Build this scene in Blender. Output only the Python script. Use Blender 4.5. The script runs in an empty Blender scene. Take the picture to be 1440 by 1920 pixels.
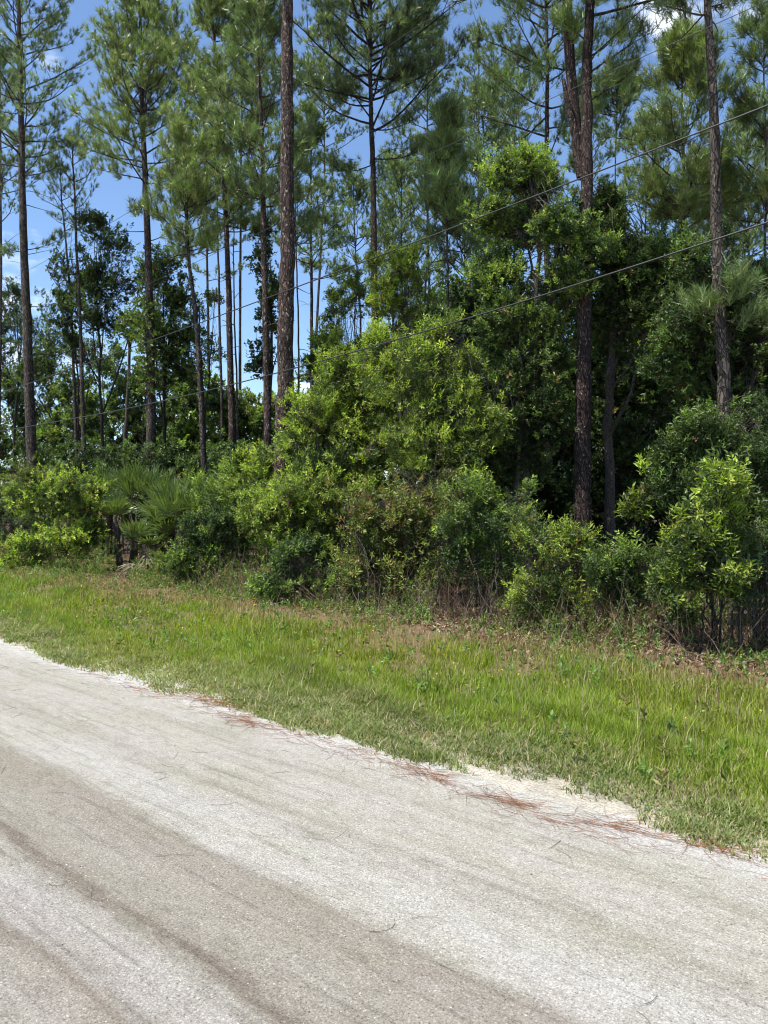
import bpy, math
import numpy as np
from mathutils import Vector

# ------------------------------------------------------------------ camera, sky, sun
scene = bpy.context.scene
COL = scene.collection
F = 1423.0; HY = 950.0; CH = 1.6          # focal length in photo pixels, horizon row, eye height
cam = bpy.data.cameras.new('camera'); cam_o = bpy.data.objects.new('camera', cam); COL.objects.link(cam_o)
cam.sensor_fit = 'VERTICAL'; cam.sensor_height = 24.0; cam.lens = F / 1920 * 24
cam.clip_start = 0.05; cam.clip_end = 2000
cam_o.location = (0, 0, CH)
cam_o.rotation_euler = (math.radians(90) - math.atan(10 / F), 0, 0)
scene.camera = cam_o

SUN_EL = math.radians(66); SUN_AZ = math.radians(240)   # azimuth clockwise from +Y (the view direction)
sd = Vector((math.sin(SUN_AZ) * math.cos(SUN_EL), math.cos(SUN_AZ) * math.cos(SUN_EL), math.sin(SUN_EL)))
sun = bpy.data.lights.new('sun', 'SUN'); sun.energy = 5.0; sun.angle = math.radians(0.5); sun.color = (1, .965, .90)
sun_o = bpy.data.objects.new('sun', sun); COL.objects.link(sun_o)
sun_o.rotation_euler = (-sd).to_track_quat('-Z', 'Y').to_euler()
sun_o.location = (0, 0, 60)

w = bpy.data.worlds.new('World'); scene.world = w; w.use_nodes = True
nt = w.node_tree; nt.nodes.clear()
out = nt.nodes.new('ShaderNodeOutputWorld'); bg = nt.nodes.new('ShaderNodeBackground')
sky = nt.nodes.new('ShaderNodeTexSky'); sky.sky_type = 'NISHITA'; sky.sun_disc = False
sky.sun_elevation = SUN_EL; sky.sun_rotation = SUN_AZ
sky.air_density = .95; sky.dust_density = .0; sky.ozone_density = 4.2
tc = nt.nodes.new('ShaderNodeTexCoord'); sep = nt.nodes.new('ShaderNodeSeparateXYZ')
nt.links.new(tc.outputs['Generated'], sep.inputs[0])
mp = nt.nodes.new('ShaderNodeMapping'); mp.inputs['Scale'].default_value = (1, 1, 1.9)
mp.inputs['Location'].default_value = (1.45, .6, .4)
nt.links.new(tc.outputs['Generated'], mp.inputs[0])
cn = nt.nodes.new('ShaderNodeTexNoise'); cn.inputs['Scale'].default_value = 3.4; cn.inputs['Detail'].default_value = 9
cn.inputs['Roughness'].default_value = .55
nt.links.new(mp.outputs[0], cn.inputs[0])
# clouds thicker low down
mr = nt.nodes.new('ShaderNodeMapRange'); mr.inputs[1].default_value = 0.0; mr.inputs[2].default_value = .32
mr.inputs[3].default_value = .10; mr.inputs[4].default_value = -.05
nt.links.new(sep.outputs[2], mr.inputs[0])
ad = nt.nodes.new('ShaderNodeMath'); ad.operation = 'ADD'
nt.links.new(cn.outputs[0], ad.inputs[0]); nt.links.new(mr.outputs[0], ad.inputs[1])
cr = nt.nodes.new('ShaderNodeMapRange'); cr.interpolation_type = 'SMOOTHSTEP'
cr.inputs[1].default_value = .575; cr.inputs[2].default_value = .68; cr.inputs[4].default_value = .9
nt.links.new(ad.outputs[0], cr.inputs[0])
cm = nt.nodes.new('ShaderNodeMix'); cm.data_type = 'RGBA'; cm.inputs[7].default_value = (7.2, 7.7, 8.4, 1)
nt.links.new(cr.outputs[0], cm.inputs[0]); nt.links.new(sky.outputs[0], cm.inputs[6])
nt.links.new(cm.outputs[2], bg.inputs[0]); bg.inputs[1].default_value = .122
nt.links.new(bg.outputs[0], out.inputs[0])

scene.view_settings.view_transform = 'Standard'; scene.view_settings.look = 'None'
scene.view_settings.exposure = 0.85; scene.view_settings.gamma = 1.0
cy = scene.cycles
cy.max_bounces = 7; cy.diffuse_bounces = 4; cy.glossy_bounces = 2; cy.transmission_bounces = 5
cy.sample_clamp_indirect = 6
cy.use_denoising = True; cy.filter_width = 1.1

# ------------------------------------------------------------------ helpers
RS = lambda s: np.random.default_rng(s)
CA, SA = .755, .656           # the road runs to the right along (CA,-SA); away from the road is (SA,CA)
ROT = math.atan2(-SA, CA)
def nrm(v): return v / np.maximum(np.linalg.norm(v, axis=-1, keepdims=True), 1e-9)
def rt_xy(r, t): return np.stack([CA * r + SA * t, -SA * r + CA * t], -1)
def depth(px, t): return t / (SA * (px - 720) / F + CA)
def wp(px, py, D): return np.array([(px - 720) / F * D, D, CH + (HY - py) / F * D])
_sr = RS(5); _K = _sr.normal(size=(10, 3)); _K = _K / np.linalg.norm(_K, axis=1, keepdims=True); _PH = _sr.uniform(0, 6.28, 10)
_FQ = np.array([.7, .9, 1.2, 1.5, 1.9, 2.3, 2.9, 3.4, 4.1, 5.0])
def fnoise(p, s=1.0, o=0.0):
    a = (p * s) @ (_K * _FQ[:, None]).T + _PH + o * 3.7
    return (np.sin(a + 1.3 * np.sin(a[..., ::-1] * .7)) / _FQ ** .5).sum(-1) / 3.0
def gz(r, t):
    p = np.stack([np.asarray(r, float), np.asarray(t, float), 0 * np.asarray(t, float)], -1)
    k = np.clip((np.asarray(t) - 3.9) / 1.0, 0, 1)
    sw = -.10 * np.exp(-((np.asarray(t) - 6.0) / 1.1) ** 2)
    return k * (sw + .025 * fnoise(p, 1.3) + .03 * np.clip(np.asarray(t) - 8, 0, 8) / 3)
def gzw(x, y): return gz(CA * x - SA * y, SA * x + CA * y)

def make_mesh(name, V, Fc, col=None, smooth=False):
    """V (n,3); Fc (m,k) faces; col (m,3) one colour per face"""
    me = bpy.data.meshes.new(name)
    V = np.ascontiguousarray(V, np.float32); Fc = np.ascontiguousarray(Fc, np.int32)
    m, k = Fc.shape
    me.vertices.add(len(V)); me.vertices.foreach_set('co', V.ravel())
    me.loops.add(m * k); me.loops.foreach_set('vertex_index', Fc.ravel())
    me.polygons.add(m); me.polygons.foreach_set('loop_start', np.arange(m, dtype=np.int32) * k)
    me.polygons.foreach_set('loop_total', np.full(m, k, np.int32))
    if smooth: me.polygons.foreach_set('use_smooth', np.ones(m, bool))
    me.update(calc_edges=True)
    if col is not None:
        a = me.attributes.new('col', 'FLOAT_COLOR', 'FACE')
        c = np.ones((m, 4), np.float32); c[:, :3] = col; a.data.foreach_set('color', c.ravel())
    return me
def link(name, me, mat, parent=None, loc=None):
    o = bpy.data.objects.new(name, me); COL.objects.link(o)
    if mat is not None and not me.materials: me.materials.append(mat)
    if parent is not None: o.parent = parent
    if loc is not None: o.location = loc
    return o
def tag(o, label=None, cat=None, group=None, kind=None):
    if label: o['label'] = label
    if cat: o['category'] = cat
    if group: o['group'] = group
    if kind: o['kind'] = kind
    return o
def thing(name, loc, label, cat, group=None):
    o = bpy.data.objects.new(name, None); COL.objects.link(o); o.location = loc; o.empty_display_size = .2
    return tag(o, label, cat, group)

def tubes(P, R, k=5, rng=None, jit=0.0):
    """P (m,n,3) polylines, R (m,n) radii -> V, F"""
    m, n, _ = P.shape
    T = nrm(np.gradient(P, axis=1))
    ref = np.where(np.abs(T[:, :1, 2:3]) > .8, np.array([1., 0, 0]), np.array([0., 0, 1.]))
    B = nrm(np.cross(T, ref)); C = np.cross(T, B)
    th = np.arange(k) / k * 2 * math.pi
    rr = R[:, :, None] * np.ones(k)
    if jit: rr = rr * (1 + rng.normal(0, jit, rr.shape))
    V = P[:, :, None] + rr[..., None] * (B[:, :, None] * np.cos(th)[:, None] + C[:, :, None] * np.sin(th)[:, None])
    idx = np.arange(m * n * k).reshape(m, n, k)
    a = idx[:, :-1]; b = idx[:, 1:]
    Fc = np.stack([a, np.roll(a, -1, 2), np.roll(b, -1, 2), b], -1).reshape(-1, 4)
    return V.reshape(-1, 3), Fc
def join(parts):
    Vs, Fs, o = [], [], 0
    for V, f in parts:
        if len(V) == 0: continue
        Vs.append(V); Fs.append(f + o); o += len(V)
    return np.concatenate(Vs), np.concatenate(Fs)

def frames(a):
    ref = np.where(np.abs(a[:, 2:3]) > .9, np.array([1., 0, 0]), np.array([0., 0, 1.]))
    b = nrm(np.cross(a, ref)); return b, np.cross(a, b)
def spray(rng, pos, axis, n, alen, L, W, ang, spread=.25, droop=0., leaf=True, fold=.22):
    """n leaves (or needles) around every twig tip -> V, F(tri), index of the spray per face"""
    m = len(pos); a = nrm(axis); b, c = frames(a)
    th = (np.arange(n) * 2.39996)[None] + rng.uniform(0, 6.28, (m, 1)) + rng.normal(0, .35, (m, n))
    u = (np.arange(n) / n)[None] * np.ones((m, 1))
    an = ang + rng.normal(0, spread, (m, n)) - .45 * ang * (u - .3)
    d = a[:, None] * np.cos(an)[..., None] + (b[:, None] * np.cos(th)[..., None] + c[:, None] * np.sin(th)[..., None]) * np.sin(an)[..., None]
    d = nrm(d + np.array([0, 0, -droop]))
    base = pos[:, None] + a[:, None] * (alen * (u - .5))[..., None]
    side = nrm(np.cross(d, a[:, None] + rng.normal(0, .45, (m, n, 3))))
    nn = np.cross(side, d)
    sf_ = rng.uniform(.68, 1.3, (m, 1)) if leaf else 1.0
    l = (L * rng.uniform(.65, 1.2, (m, n)) * sf_)[..., None]
    wd = (W * rng.uniform(.75, 1.2, (m, n)) * sf_)[..., None]
    if leaf:
        mid = base + d * l * .48
        V = np.stack([base, mid + side * wd / 2 + nn * wd * fold, base + d * l, mid - side * wd / 2 + nn * wd * fold], 2)
        i = np.arange(m * n)[:, None] * 4
        Fc = np.concatenate([i + np.array([[0, 1, 2]]), i + np.array([[0, 2, 3]])], 1).reshape(-1, 3)
        si = np.repeat(np.repeat(np.arange(m), n), 2); li = np.repeat(np.arange(m * n), 2)
    else:
        tip = base + d * l + np.array([0, 0, -1]) * l * .10
        V = np.stack([base - side * wd / 2, base + side * wd / 2, tip], 2)
        Fc = np.arange(m * n * 3).reshape(-1, 3)
        si = np.repeat(np.arange(m), n); li = np.arange(m * n)
    return V.reshape(-1, 3), Fc, si, li
def tint(rng, base, ms, ml, si, li, sj=.16, lj=.13):
    """colour per face: base (ms,3) per spray, jitter per spray and per leaf"""
    s = base * (1 + rng.normal(0, sj, (ms, 1))) * (1 + rng.normal(0, .05, (ms, 3)))
    c = s[si] * (1 + rng.normal(0, lj, (ml, 1)))[li]
    return np.clip(c, .004, 1)

# ------------------------------------------------------------------ materials
def nodes(name):
    m = bpy.data.materials.new(name); m.use_nodes = True; t = m.node_tree; t.nodes.clear()
    return m, t, t.nodes.new('ShaderNodeOutputMaterial')
def leaf_mat(name, trans=.35, rough=.5, spec=.35, tc_=(1.35, 1.45, .55)):
    m, t, o = nodes(name)
    at = t.nodes.new('ShaderNodeAttribute'); at.attribute_name = 'col'
    p = t.nodes.new('ShaderNodeBsdfPrincipled'); p.inputs['Roughness'].default_value = rough
    p.inputs['Specular IOR Level'].default_value = spec
    tr = t.nodes.new('ShaderNodeBsdfTranslucent'); mx = t.nodes.new('ShaderNodeMixShader'); mx.inputs[0].default_value = trans
    hs = t.nodes.new('ShaderNodeMix'); hs.data_type = 'RGBA'; hs.blend_type = 'MULTIPLY'; hs.inputs[0].default_value = 1
    hs.inputs[7].default_value = (*tc_, 1)
    t.links.new(at.outputs[0], hs.inputs[6]); t.links.new(hs.outputs[2], tr.inputs[0])
    t.links.new(at.outputs[0], p.inputs['Base Color'])
    t.links.new(p.outputs[0], mx.inputs[1]); t.links.new(tr.outputs[0], mx.inputs[2]); t.links.new(mx.outputs[0], o.inputs[0])
    return m
M_LEAF = leaf_mat('leaf', .33, .46, .30, (1.34, 1.6, .5))
M_NEEDLE = leaf_mat('pine_needle', .26, .40, .55, (1.1, 1.35, .6))
M_GRASS = leaf_mat('grass_blade', .38, .55, .25)
M_DEAD = leaf_mat('dead_leaf', .12, .8, .15)

def bark_mat(name, plate, furrow, fleck, sc=1.0, fl=.66, vein=.06):
    m, t, o = nodes(name); N = t.nodes.new; L = t.links.new
    tc = N('ShaderNodeTexCoord'); mp = N('ShaderNodeMapping'); mp.inputs['Scale'].default_value = (sc, sc, sc * .36)
    L(tc.outputs['Object'], mp.inputs[0])
    wn = N('ShaderNodeTexNoise'); wn.inputs['Scale'].default_value = 5; wn.inputs['Detail'].default_value = 3; L(mp.outputs[0], wn.inputs[0])
    va = N('ShaderNodeVectorMath'); va.operation = 'MULTIPLY_ADD'; va.inputs[1].default_value = (.30,) * 3
    L(wn.outputs[1], va.inputs[0]); L(mp.outputs[0], va.inputs[2])
    v = N('ShaderNodeTexVoronoi'); v.feature = 'DISTANCE_TO_EDGE'; v.inputs['Scale'].default_value = 26; L(va.outputs[0], v.inputs[0])
    v2 = N('ShaderNodeTexVoronoi'); v2.inputs['Scale'].default_value = 26; L(va.outputs[0], v2.inputs[0])
    r = N('ShaderNodeMapRange'); r.inputs[1].default_value = .01; r.inputs[2].default_value = vein + .06; L(v.outputs[0], r.inputs[0])
    c1 = N('ShaderNodeMix'); c1.data_type = 'RGBA'; c1.inputs[6].default_value = (*furrow, 1); L(r.outputs[0], c1.inputs[0])
    pc = N('ShaderNodeMix'); pc.data_type = 'RGBA'; pc.inputs[6].default_value = (*[x * .55 for x in plate], 1); pc.inputs[7].default_value = (*[min(x * 1.5, 1) for x in plate], 1)
    sp = N('ShaderNodeSeparateColor'); L(v2.outputs['Color'], sp.inputs[0]); L(sp.outputs[0], pc.inputs[0]); L(pc.outputs[2], c1.inputs[7])
    fn = N('ShaderNodeTexNoise'); fn.inputs['Scale'].default_value = 34; fn.inputs['Detail'].default_value = 4; L(mp.outputs[0], fn.inputs[0])
    fr = N('ShaderNodeMapRange'); fr.inputs[1].default_value = fl - .05; fr.inputs[2].default_value = fl; L(fn.outputs[0], fr.inputs[0])
    c2 = N('ShaderNodeMix'); c2.data_type = 'RGBA'; c2.inputs[7].default_value = (*fleck, 1); L(fr.outputs[0], c2.inputs[0]); L(c1.outputs[2], c2.inputs[6])
    p = N('ShaderNodeBsdfPrincipled'); p.inputs['Roughness'].default_value = .9; p.inputs['Specular IOR Level'].default_value = .15
    L(c2.outputs[2], p.inputs['Base Color'])
    b = N('ShaderNodeBump'); b.inputs['Distance'].default_value = .02; b.inputs['Strength'].default_value = .9
    am = N('ShaderNodeMath'); am.operation = 'ADD'; L(r.outputs[0], am.inputs[0]); L(fn.outputs[0], am.inputs[1])
    L(am.outputs[0], b.inputs['Height']); L(b.outputs[0], p.inputs['Normal']); L(p.outputs[0], o.inputs[0])
    return m
M_PINE = bark_mat('pine_bark', (.080, .054, .044), (.020, .015, .013), (.33, .29, .25), .8, .665)
M_PINE_GREY = bark_mat('grey_pine_bark', (.085, .068, .056), (.02, .017, .014), (.26, .24, .21), .8, .69)
M_PINE_RED = bark_mat('red_pine_bark', (.058, .041, .035), (.02, .014, .012), (.32, .27, .23), .8, .69)  # plates darkened evenly in place of shade on the forked trunk
M_STEM = bark_mat('stem_bark', (.13, .11, .09), (.04, .032, .026), (.3, .28, .25), 3.0, .66)
M_DARKSTEM = bark_mat('dark_stem_bark', (.06, .05, .04), (.02, .017, .014), (.16, .15, .13), 2.0, .7)

# ------------------------------------------------------------------ ground and road
def ramp(t, src, stops, interp='LINEAR'):
    r = t.nodes.new('ShaderNodeValToRGB'); r.color_ramp.interpolation = interp
    e = r.color_ramp.elements
    while len(e) < len(stops): e.new(.5)
    for k, (p, c) in enumerate(stops): e[k].position = p; e[k].color = (*c, 1) if len(c) == 3 else c
    t.links.new(src, r.inputs[0]); return r
def noise(t, vec, scale, detail=4, rough=.55):
    n = t.nodes.new('ShaderNodeTexNoise'); n.inputs['Scale'].default_value = scale; n.inputs['Detail'].default_value = detail
    n.inputs['Roughness'].default_value = rough; t.links.new(vec, n.inputs[0]); return n
def mapping(t, vec, s):
    m = t.nodes.new('ShaderNodeMapping'); m.inputs['Scale'].default_value = s; t.links.new(vec, m.inputs[0]); return m.outputs[0]
def mathn(t, op, a, b=None, c=None):
    m = t.nodes.new('ShaderNodeMath'); m.operation = op
    for i, x in enumerate((a, b, c)):
        if x is None: continue
        if isinstance(x, (int, float)): m.inputs[i].default_value = x
        else: t.links.new(x, m.inputs[i])
    return m.outputs[0]
def mix(t, fac, a, b, blend='MIX'):
    m = t.nodes.new('ShaderNodeMix'); m.data_type = 'RGBA'; m.blend_type = blend
    for i, x in ((0, fac), (6, a), (7, b)):
        if isinstance(x, (int, float)): m.inputs[i].default_value = x
        elif isinstance(x, tuple): m.inputs[i].default_value = (*x, 1)
        else: t.links.new(x, m.inputs[i])
    return m.outputs[2]

def ground_material():
    m, t, o = nodes('ground_soil'); tc = t.nodes.new('ShaderNodeTexCoord'); v = tc.outputs['Object']
    s = t.nodes.new('ShaderNodeSeparateXYZ'); t.links.new(v, s.inputs[0])
    wob = noise(t, v, 1.6, 6, .65)
    tt = mathn(t, 'ADD', s.outputs[1], mathn(t, 'MULTIPLY_ADD', wob.outputs[0], .9, -.45))
    wb2 = noise(t, v, 14, 6, .75); tt = mathn(t, 'ADD', tt, mathn(t, 'MULTIPLY_ADD', wb2.outputs[0], 1.1, -.55))
    k = mathn(t, 'MULTIPLY_ADD', tt, .1, -.3)       # 3..13 m -> 0..1
    zone = ramp(t, k, [(0, (.52, .50, .46)), (.08, (.47, .45, .40)), (.13, (.24, .22, .16)), (.3, (.13, .115, .06)), (.44, (.17, .125, .08)), (.6, (.135, .09, .06)), (1, (.07, .05, .035))])
    fine = noise(t, v, 60, 5, .7)
    fr = ramp(t, fine.outputs[0], [(.3, (.45, .45, .45)), (.7, (1.4, 1.35, 1.25))])
    c = mix(t, 1.0, zone.outputs[0], fr.outputs[0], 'MULTIPLY')
    med = noise(t, v, 5, 5, .6); mr_ = ramp(t, med.outputs[0], [(.3, (.7, .7, .7)), (.7, (1.2, 1.15, 1.1))])
    c = mix(t, .9, c, mr_.outputs[0], 'MULTIPLY')
    p = t.nodes.new('ShaderNodeBsdfPrincipled'); p.inputs['Roughness'].default_value = .95; p.inputs['Specular IOR Level'].default_value = .1
    t.links.new(c, p.inputs['Base Color'])
    b = t.nodes.new('ShaderNodeBump'); b.inputs['Distance'].default_value = .015; t.links.new(fine.outputs[0], b.inputs['Height'])
    t.links.new(b.outputs[0], p.inputs['Normal']); t.links.new(p.outputs[0], o.inputs[0]); return m

def road_material():
    m, t, o = nodes('worn_asphalt'); tc = t.nodes.new('ShaderNodeTexCoord'); v = tc.outputs['Object']
    s = t.nodes.new('ShaderNodeSeparateXYZ'); t.links.new(v, s.inputs[0])
    w1 = noise(t, mapping(t, v, (.35, .9, 1)), 1.3, 4, .6)
    w2 = noise(t, mapping(t, v, (.8, 6, 1)), 1.5, 5, .6)
    tt = mathn(t, 'ADD', s.outputs[1], mathn(t, 'MULTIPLY_ADD', w1.outputs[0], .34, -.17))
    tt = mathn(t, 'ADD', tt, mathn(t, 'MULTIPLY_ADD', w2.outputs[0], .17, -.085))
    w3 = noise(t, mapping(t, v, (3, 8, 1)), 3, 5, .7); tt = mathn(t, 'ADD', tt, mathn(t, 'MULTIPLY_ADD', w3.outputs[0], .10, -.05))
    k = mathn(t, 'MULTIPLY', tt, .25)               # 0..4 m -> 0..1
    A = (.435, .41, .365); S = (.50, .485, .45); Dk = (.285, .245, .20)
    zone = ramp(t, k, [(.0, (.36, .345, .32)), (.20, (.38, .365, .34)), (.285, (.345, .32, .285)), (.302, (.25, .22, .19)), (.318, (.38, .36, .335)), (.355, (.41, .395, .37)),
                       (.378, (.36, .345, .31)), (.392, (.21, .18, .15)), (.404, (.32, .295, .26)), (.44, (.35, .33, .29)), (.50, (.335, .305, .27)), (.535, (.33, .305, .27)),
                       (.552, (.46, .445, .415)), (.60, (.48, .47, .44)), (.64, (.44, .425, .39)), (.67, (.385, .37, .325)), (.69, (.44, .425, .385)), (.78, (.46, .44, .40)),
                       (.80, (.40, .385, .34)), (.82, (.455, .44, .40)), (.86, (.465, .45, .41)), (.895, (.56, .55, .53)), (.95, (.62, .61, .59))])
    # long drag streaks and blotches
    st = noise(t, mapping(t, v, (.45, 9, 1)), 2.2, 8, .7); sr = ramp(t, st.outputs[0], [(.32, (.66, .645, .62)), (.46, (1, 1, 1)), (.72, (1.08, 1.08, 1.08))])
    mo = noise(t, mapping(t, v, (1, 2.2, 1)), 7, 6, .7); mor = ramp(t, mo.outputs[0], [(.34, (.84, .82, .80)), (.5, (1, 1, 1)), (.68, (1.08, 1.08, 1.08))])
    c = mix(t, .85, zone.outputs[0], sr.outputs[0], 'MULTIPLY')
    c = mix(t, .9, c, mor.outputs[0], 'MULTIPLY')
    gb = noise(t, mapping(t, v, (.7, 1.8, 1)), 1.7, 4, .55); gr = ramp(t, gb.outputs[0], [(.42, (1, 1, 1)), (.62, (.93, .94, .88)), (.75, (.86, .88, .80))])
    c = mix(t, .9, c, gr.outputs[0], 'MULTIPLY')
    # aggregate: pale and dark stones
    f1 = noise(t, v, 120, 3, .8); fr = ramp(t, f1.outputs[0], [(.30, (.30, .28, .26)), (.43, (.85, .84, .83)), (.58, (1.08, 1.08, 1.08)), (.70, (1.9, 1.9, 1.9))])
    c = mix(t, 1.0, c, fr.outputs[0], 'MULTIPLY')
    f2 = noise(t, v, 70, 3, .7); f2r = ramp(t, f2.outputs[0], [(.3, (.80, .79, .77)), (.7, (1.16, 1.16, 1.16))])
    c = mix(t, .8, c, f2r.outputs[0], 'MULTIPLY')
    vo = t.nodes.new('ShaderNodeTexVoronoi'); vo.inputs['Scale'].default_value = 60; t.links.new(v, vo.inputs[0])
    sc = t.nodes.new('ShaderNodeSeparateColor'); t.links.new(vo.outputs['Color'], sc.inputs[0])
    pale = mathn(t, 'MULTIPLY', mathn(t, 'GREATER_THAN', sc.outputs[0], .965), mathn(t, 'LESS_THAN', vo.outputs['Distance'], .22))
    c = mix(t, mathn(t, 'MULTIPLY', pale, .75), c, (.72, .70, .65))
    dark = mathn(t, 'MULTIPLY', mathn(t, 'GREATER_THAN', sc.outputs[1], .93), mathn(t, 'LESS_THAN', vo.outputs['Distance'], .2))
    c = mix(t, mathn(t, 'MULTIPLY', dark, .7), c, (.12, .10, .08))
    c = mix(t, 1.0, c, (.63, .618, .602), 'MULTIPLY')
    p = t.nodes.new('ShaderNodeBsdfPrincipled'); p.inputs['Roughness'].default_value = .9; p.inputs['Specular IOR Level'].default_value = .2
    t.links.new(c, p.inputs['Base Color'])
    b = t.nodes.new('ShaderNodeBump'); b.inputs['Distance'].default_value = .004; b.inputs['Strength'].default_value = .8
    h = mathn(t, 'ADD', f1.outputs[0], f2.outputs[0])
    t.links.new(h, b.inputs['Height']); t.links.new(b.outputs[0], p.inputs['Normal']); t.links.new(p.outputs[0], o.inputs[0]); return m

def sheet(name, rs, ts, zf, mat, edge=None):
    R, T = np.meshgrid(rs, ts, indexing='xy')
    if edge is not None: R, T = edge(R, T)
    V = np.stack([R, T, zf(R, T)], -1).reshape(-1, 3)
    n1, n0 = R.shape; i = np.arange(n1 * n0).reshape(n1, n0)
    Fc = np.stack([i[:-1, :-1], i[:-1, 1:], i[1:, 1:], i[1:, :-1]], -1).reshape(-1, 4)
    o = link(name, make_mesh(name, V, Fc, smooth=True), mat); o.rotation_euler = (0, 0, ROT)
    return tag(o, kind='structure')
rs = np.concatenate([np.linspace(-700, -70, 12), np.linspace(-60, 20, 400), np.linspace(30, 700, 12)])
ts = np.concatenate([np.linspace(-700, -20, 10), np.linspace(-8, 3, 12), np.linspace(3.2, 18, 110), np.linspace(20, 90, 16), np.linspace(120, 900, 8)])
sheet('ground', rs, ts, lambda r, t: gz(r, t), ground_material())
def road_edge(R, T):
    top = T >= T.max() - 1e-6
    x = R[-1]
    p = np.stack([x, 0 * x, 0 * x], -1)
    T = T.copy(); T[-1] = 3.78 + .10 * fnoise(p, 1.7) + .05 * fnoise(p, 7.0, 2) + .02 * fnoise(p, 31.0, 4)
    return R, T
sheet('road', np.concatenate([np.linspace(-300, -40, 20), np.linspace(-39, 12, 1800), np.linspace(13, 300, 20)]), np.concatenate([np.linspace(-3.6, 3.3, 8), [3.78]]),
      lambda r, t: .006 + 0 * t, road_material(), road_edge)

# ------------------------------------------------------------------ grass verge
def build_grass():
    rng = RS(11)
    N = 1500000
    N2 = 420000; r = np.concatenate([rng.uniform(-46, 7, N), rng.uniform(-13, 4, N2)]); t = np.concatenate([rng.uniform(3.62, 8.9, N), rng.uniform(3.7, 5.6, N2)]); N = N + N2
    xy = rt_xy(r, t); D = np.hypot(xy[:, 0], xy[:, 1])
    p2 = np.stack([r, t, 0 * r], -1)
    clump = fnoise(p2, 3.3); big = fnoise(p2, .8, 3)
    tj = t + .22 * big + .12 * clump; tj = tj - .16 * np.clip(fnoise(p2, 9., 8), 0, 2) * (t < 4.6)
    dens = np.minimum(1, (4.2 / D) ** 1.15)
    edge = np.clip((tj - 3.60) / .34, 0, 1) ** .7 * np.where(clump > .05 - .5 * np.clip((tj - 3.8) / .5, 0, 1), 1., .5)
    back = 1 - .93 * np.clip((tj + .25 * clump - 7.15 - .75 * np.clip((-8.5 - r) / 3, 0, 1)) / 1.25, 0, 1)
    bare = np.where((fnoise(p2, 1.6, 7) > .75) & (tj > 6.4), .25, 1)
    keep = rng.uniform(0, 1, N) < dens * edge * back * bare * np.where(xy[:, 1] < 0, .0, 1)
    r, t, xy, D, clump, big, tj = (a[keep] for a in (r, t, xy, D, clump, big, tj))
    n = len(r)
    # zones: grey-green creeping grass by the road, tall bright grass, brownish seeding grass by the woods
    zn = np.clip((4.85 - tj + .3 * clump) / .8, 0, 1); zb = np.clip((tj + .25 * fnoise(p2[keep], 2.1, 4) - 6.75 + .05 * np.clip(r, -6, 6)) / .9, 0, 1)
    h = (.108 + .04 * clump) * (1 - .55 * zn) * (1 - .35 * zb) * rng.uniform(.45, 1.3, n)
    h = h * np.clip(1 + .30 * fnoise(p2[keep], 1.1, 12) + .18 * fnoise(p2[keep], 6., 13), .4, 1.7)
    tall = rng.uniform(0, 1, n) < .018; h = np.where(tall, h * 1.9, h)
    h = np.maximum(h, .025)
    wd = (.0030 + .00055 * D) * (1 + .30 * zn)
    wd = np.where(tall, wd * .7, wd)
    az = rng.uniform(0, 6.28, n); d = np.stack([np.cos(az), np.sin(az), 0 * az], -1)
    lean = np.abs(rng.normal(.0, .42, n)) + .12 + .45 * zn; lean = np.minimum(lean, 1.4)
    sd_ = np.stack([-np.sin(az + rng.normal(0, .6, n)), np.cos(az), 0 * az], -1)
    b = np.concatenate([xy, gz(r, t)[:, None] - .004], 1)
    up = np.array([0, 0, 1.])
    m1 = b + (d * np.sin(lean * .5)[:, None] + up * np.cos(lean * .5)[:, None]) * (h * .55)[:, None]
    m2 = m1 + (d * np.sin(lean * 1.5)[:, None] + up * np.cos(lean * 1.5)[:, None]) * (h * .55)[:, None]
    s = sd_ * (wd / 2)[:, None]
    V = np.stack([b - s, b + s, m1 + s * .85, m1 - s * .85, m2], 1).reshape(-1, 3)
    i = np.arange(n)[:, None] * 5
    Fc = np.concatenate([i + np.array([[0, 1, 2]]), i + np.array([[0, 2, 3]]), i + np.array([[3, 2, 4]])], 1).reshape(-1, 3)
    cN = np.array([.170, .215, .068]); cM = np.array([.175, .255, .028]); cM2 = np.array([.235, .28, .032]); cB = np.array([.22, .185, .075]); cS = np.array([.40, .33, .20])
    mm = np.clip(.5 + .5 * big, 0, 1)[:, None]
    c = cM * (1 - mm) + cM2 * mm
    c = c * (1 - zn[:, None]) + cN * zn[:, None]
    kb = (zb * np.clip(.75 + .5 * clump, .25, 1))[:, None]; c = c * (1 - kb) + cB * kb
    c = c * (1 + .16 * fnoise(p2[keep], 2.7, 15))[:, None]
    dead = (rng.uniform(0, 1, n) < (.06 + .14 * zn + .35 * zb + .16 * np.clip(fnoise(p2[keep], 3.6, 16), 0, 1))) | (tall & (rng.uniform(0, 1, n) < .5)); c = np.where(dead[:, None], cS * rng.uniform(.6, 1.1, (n, 1)), c)
    red = rng.uniform(0, 1, n) < .16 * zb; c = np.where(red[:, None], np.array([.20, .10, .06]), c)
    c = c * (1 + rng.normal(0, .18, (n, 1)))
    o = link('grass', make_mesh('grass', V, Fc, np.clip(np.repeat(c, 3, 0), .01, 1)), M_GRASS)
    tag(o, kind='stuff'); print('grass blades', n)
build_grass()

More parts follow.
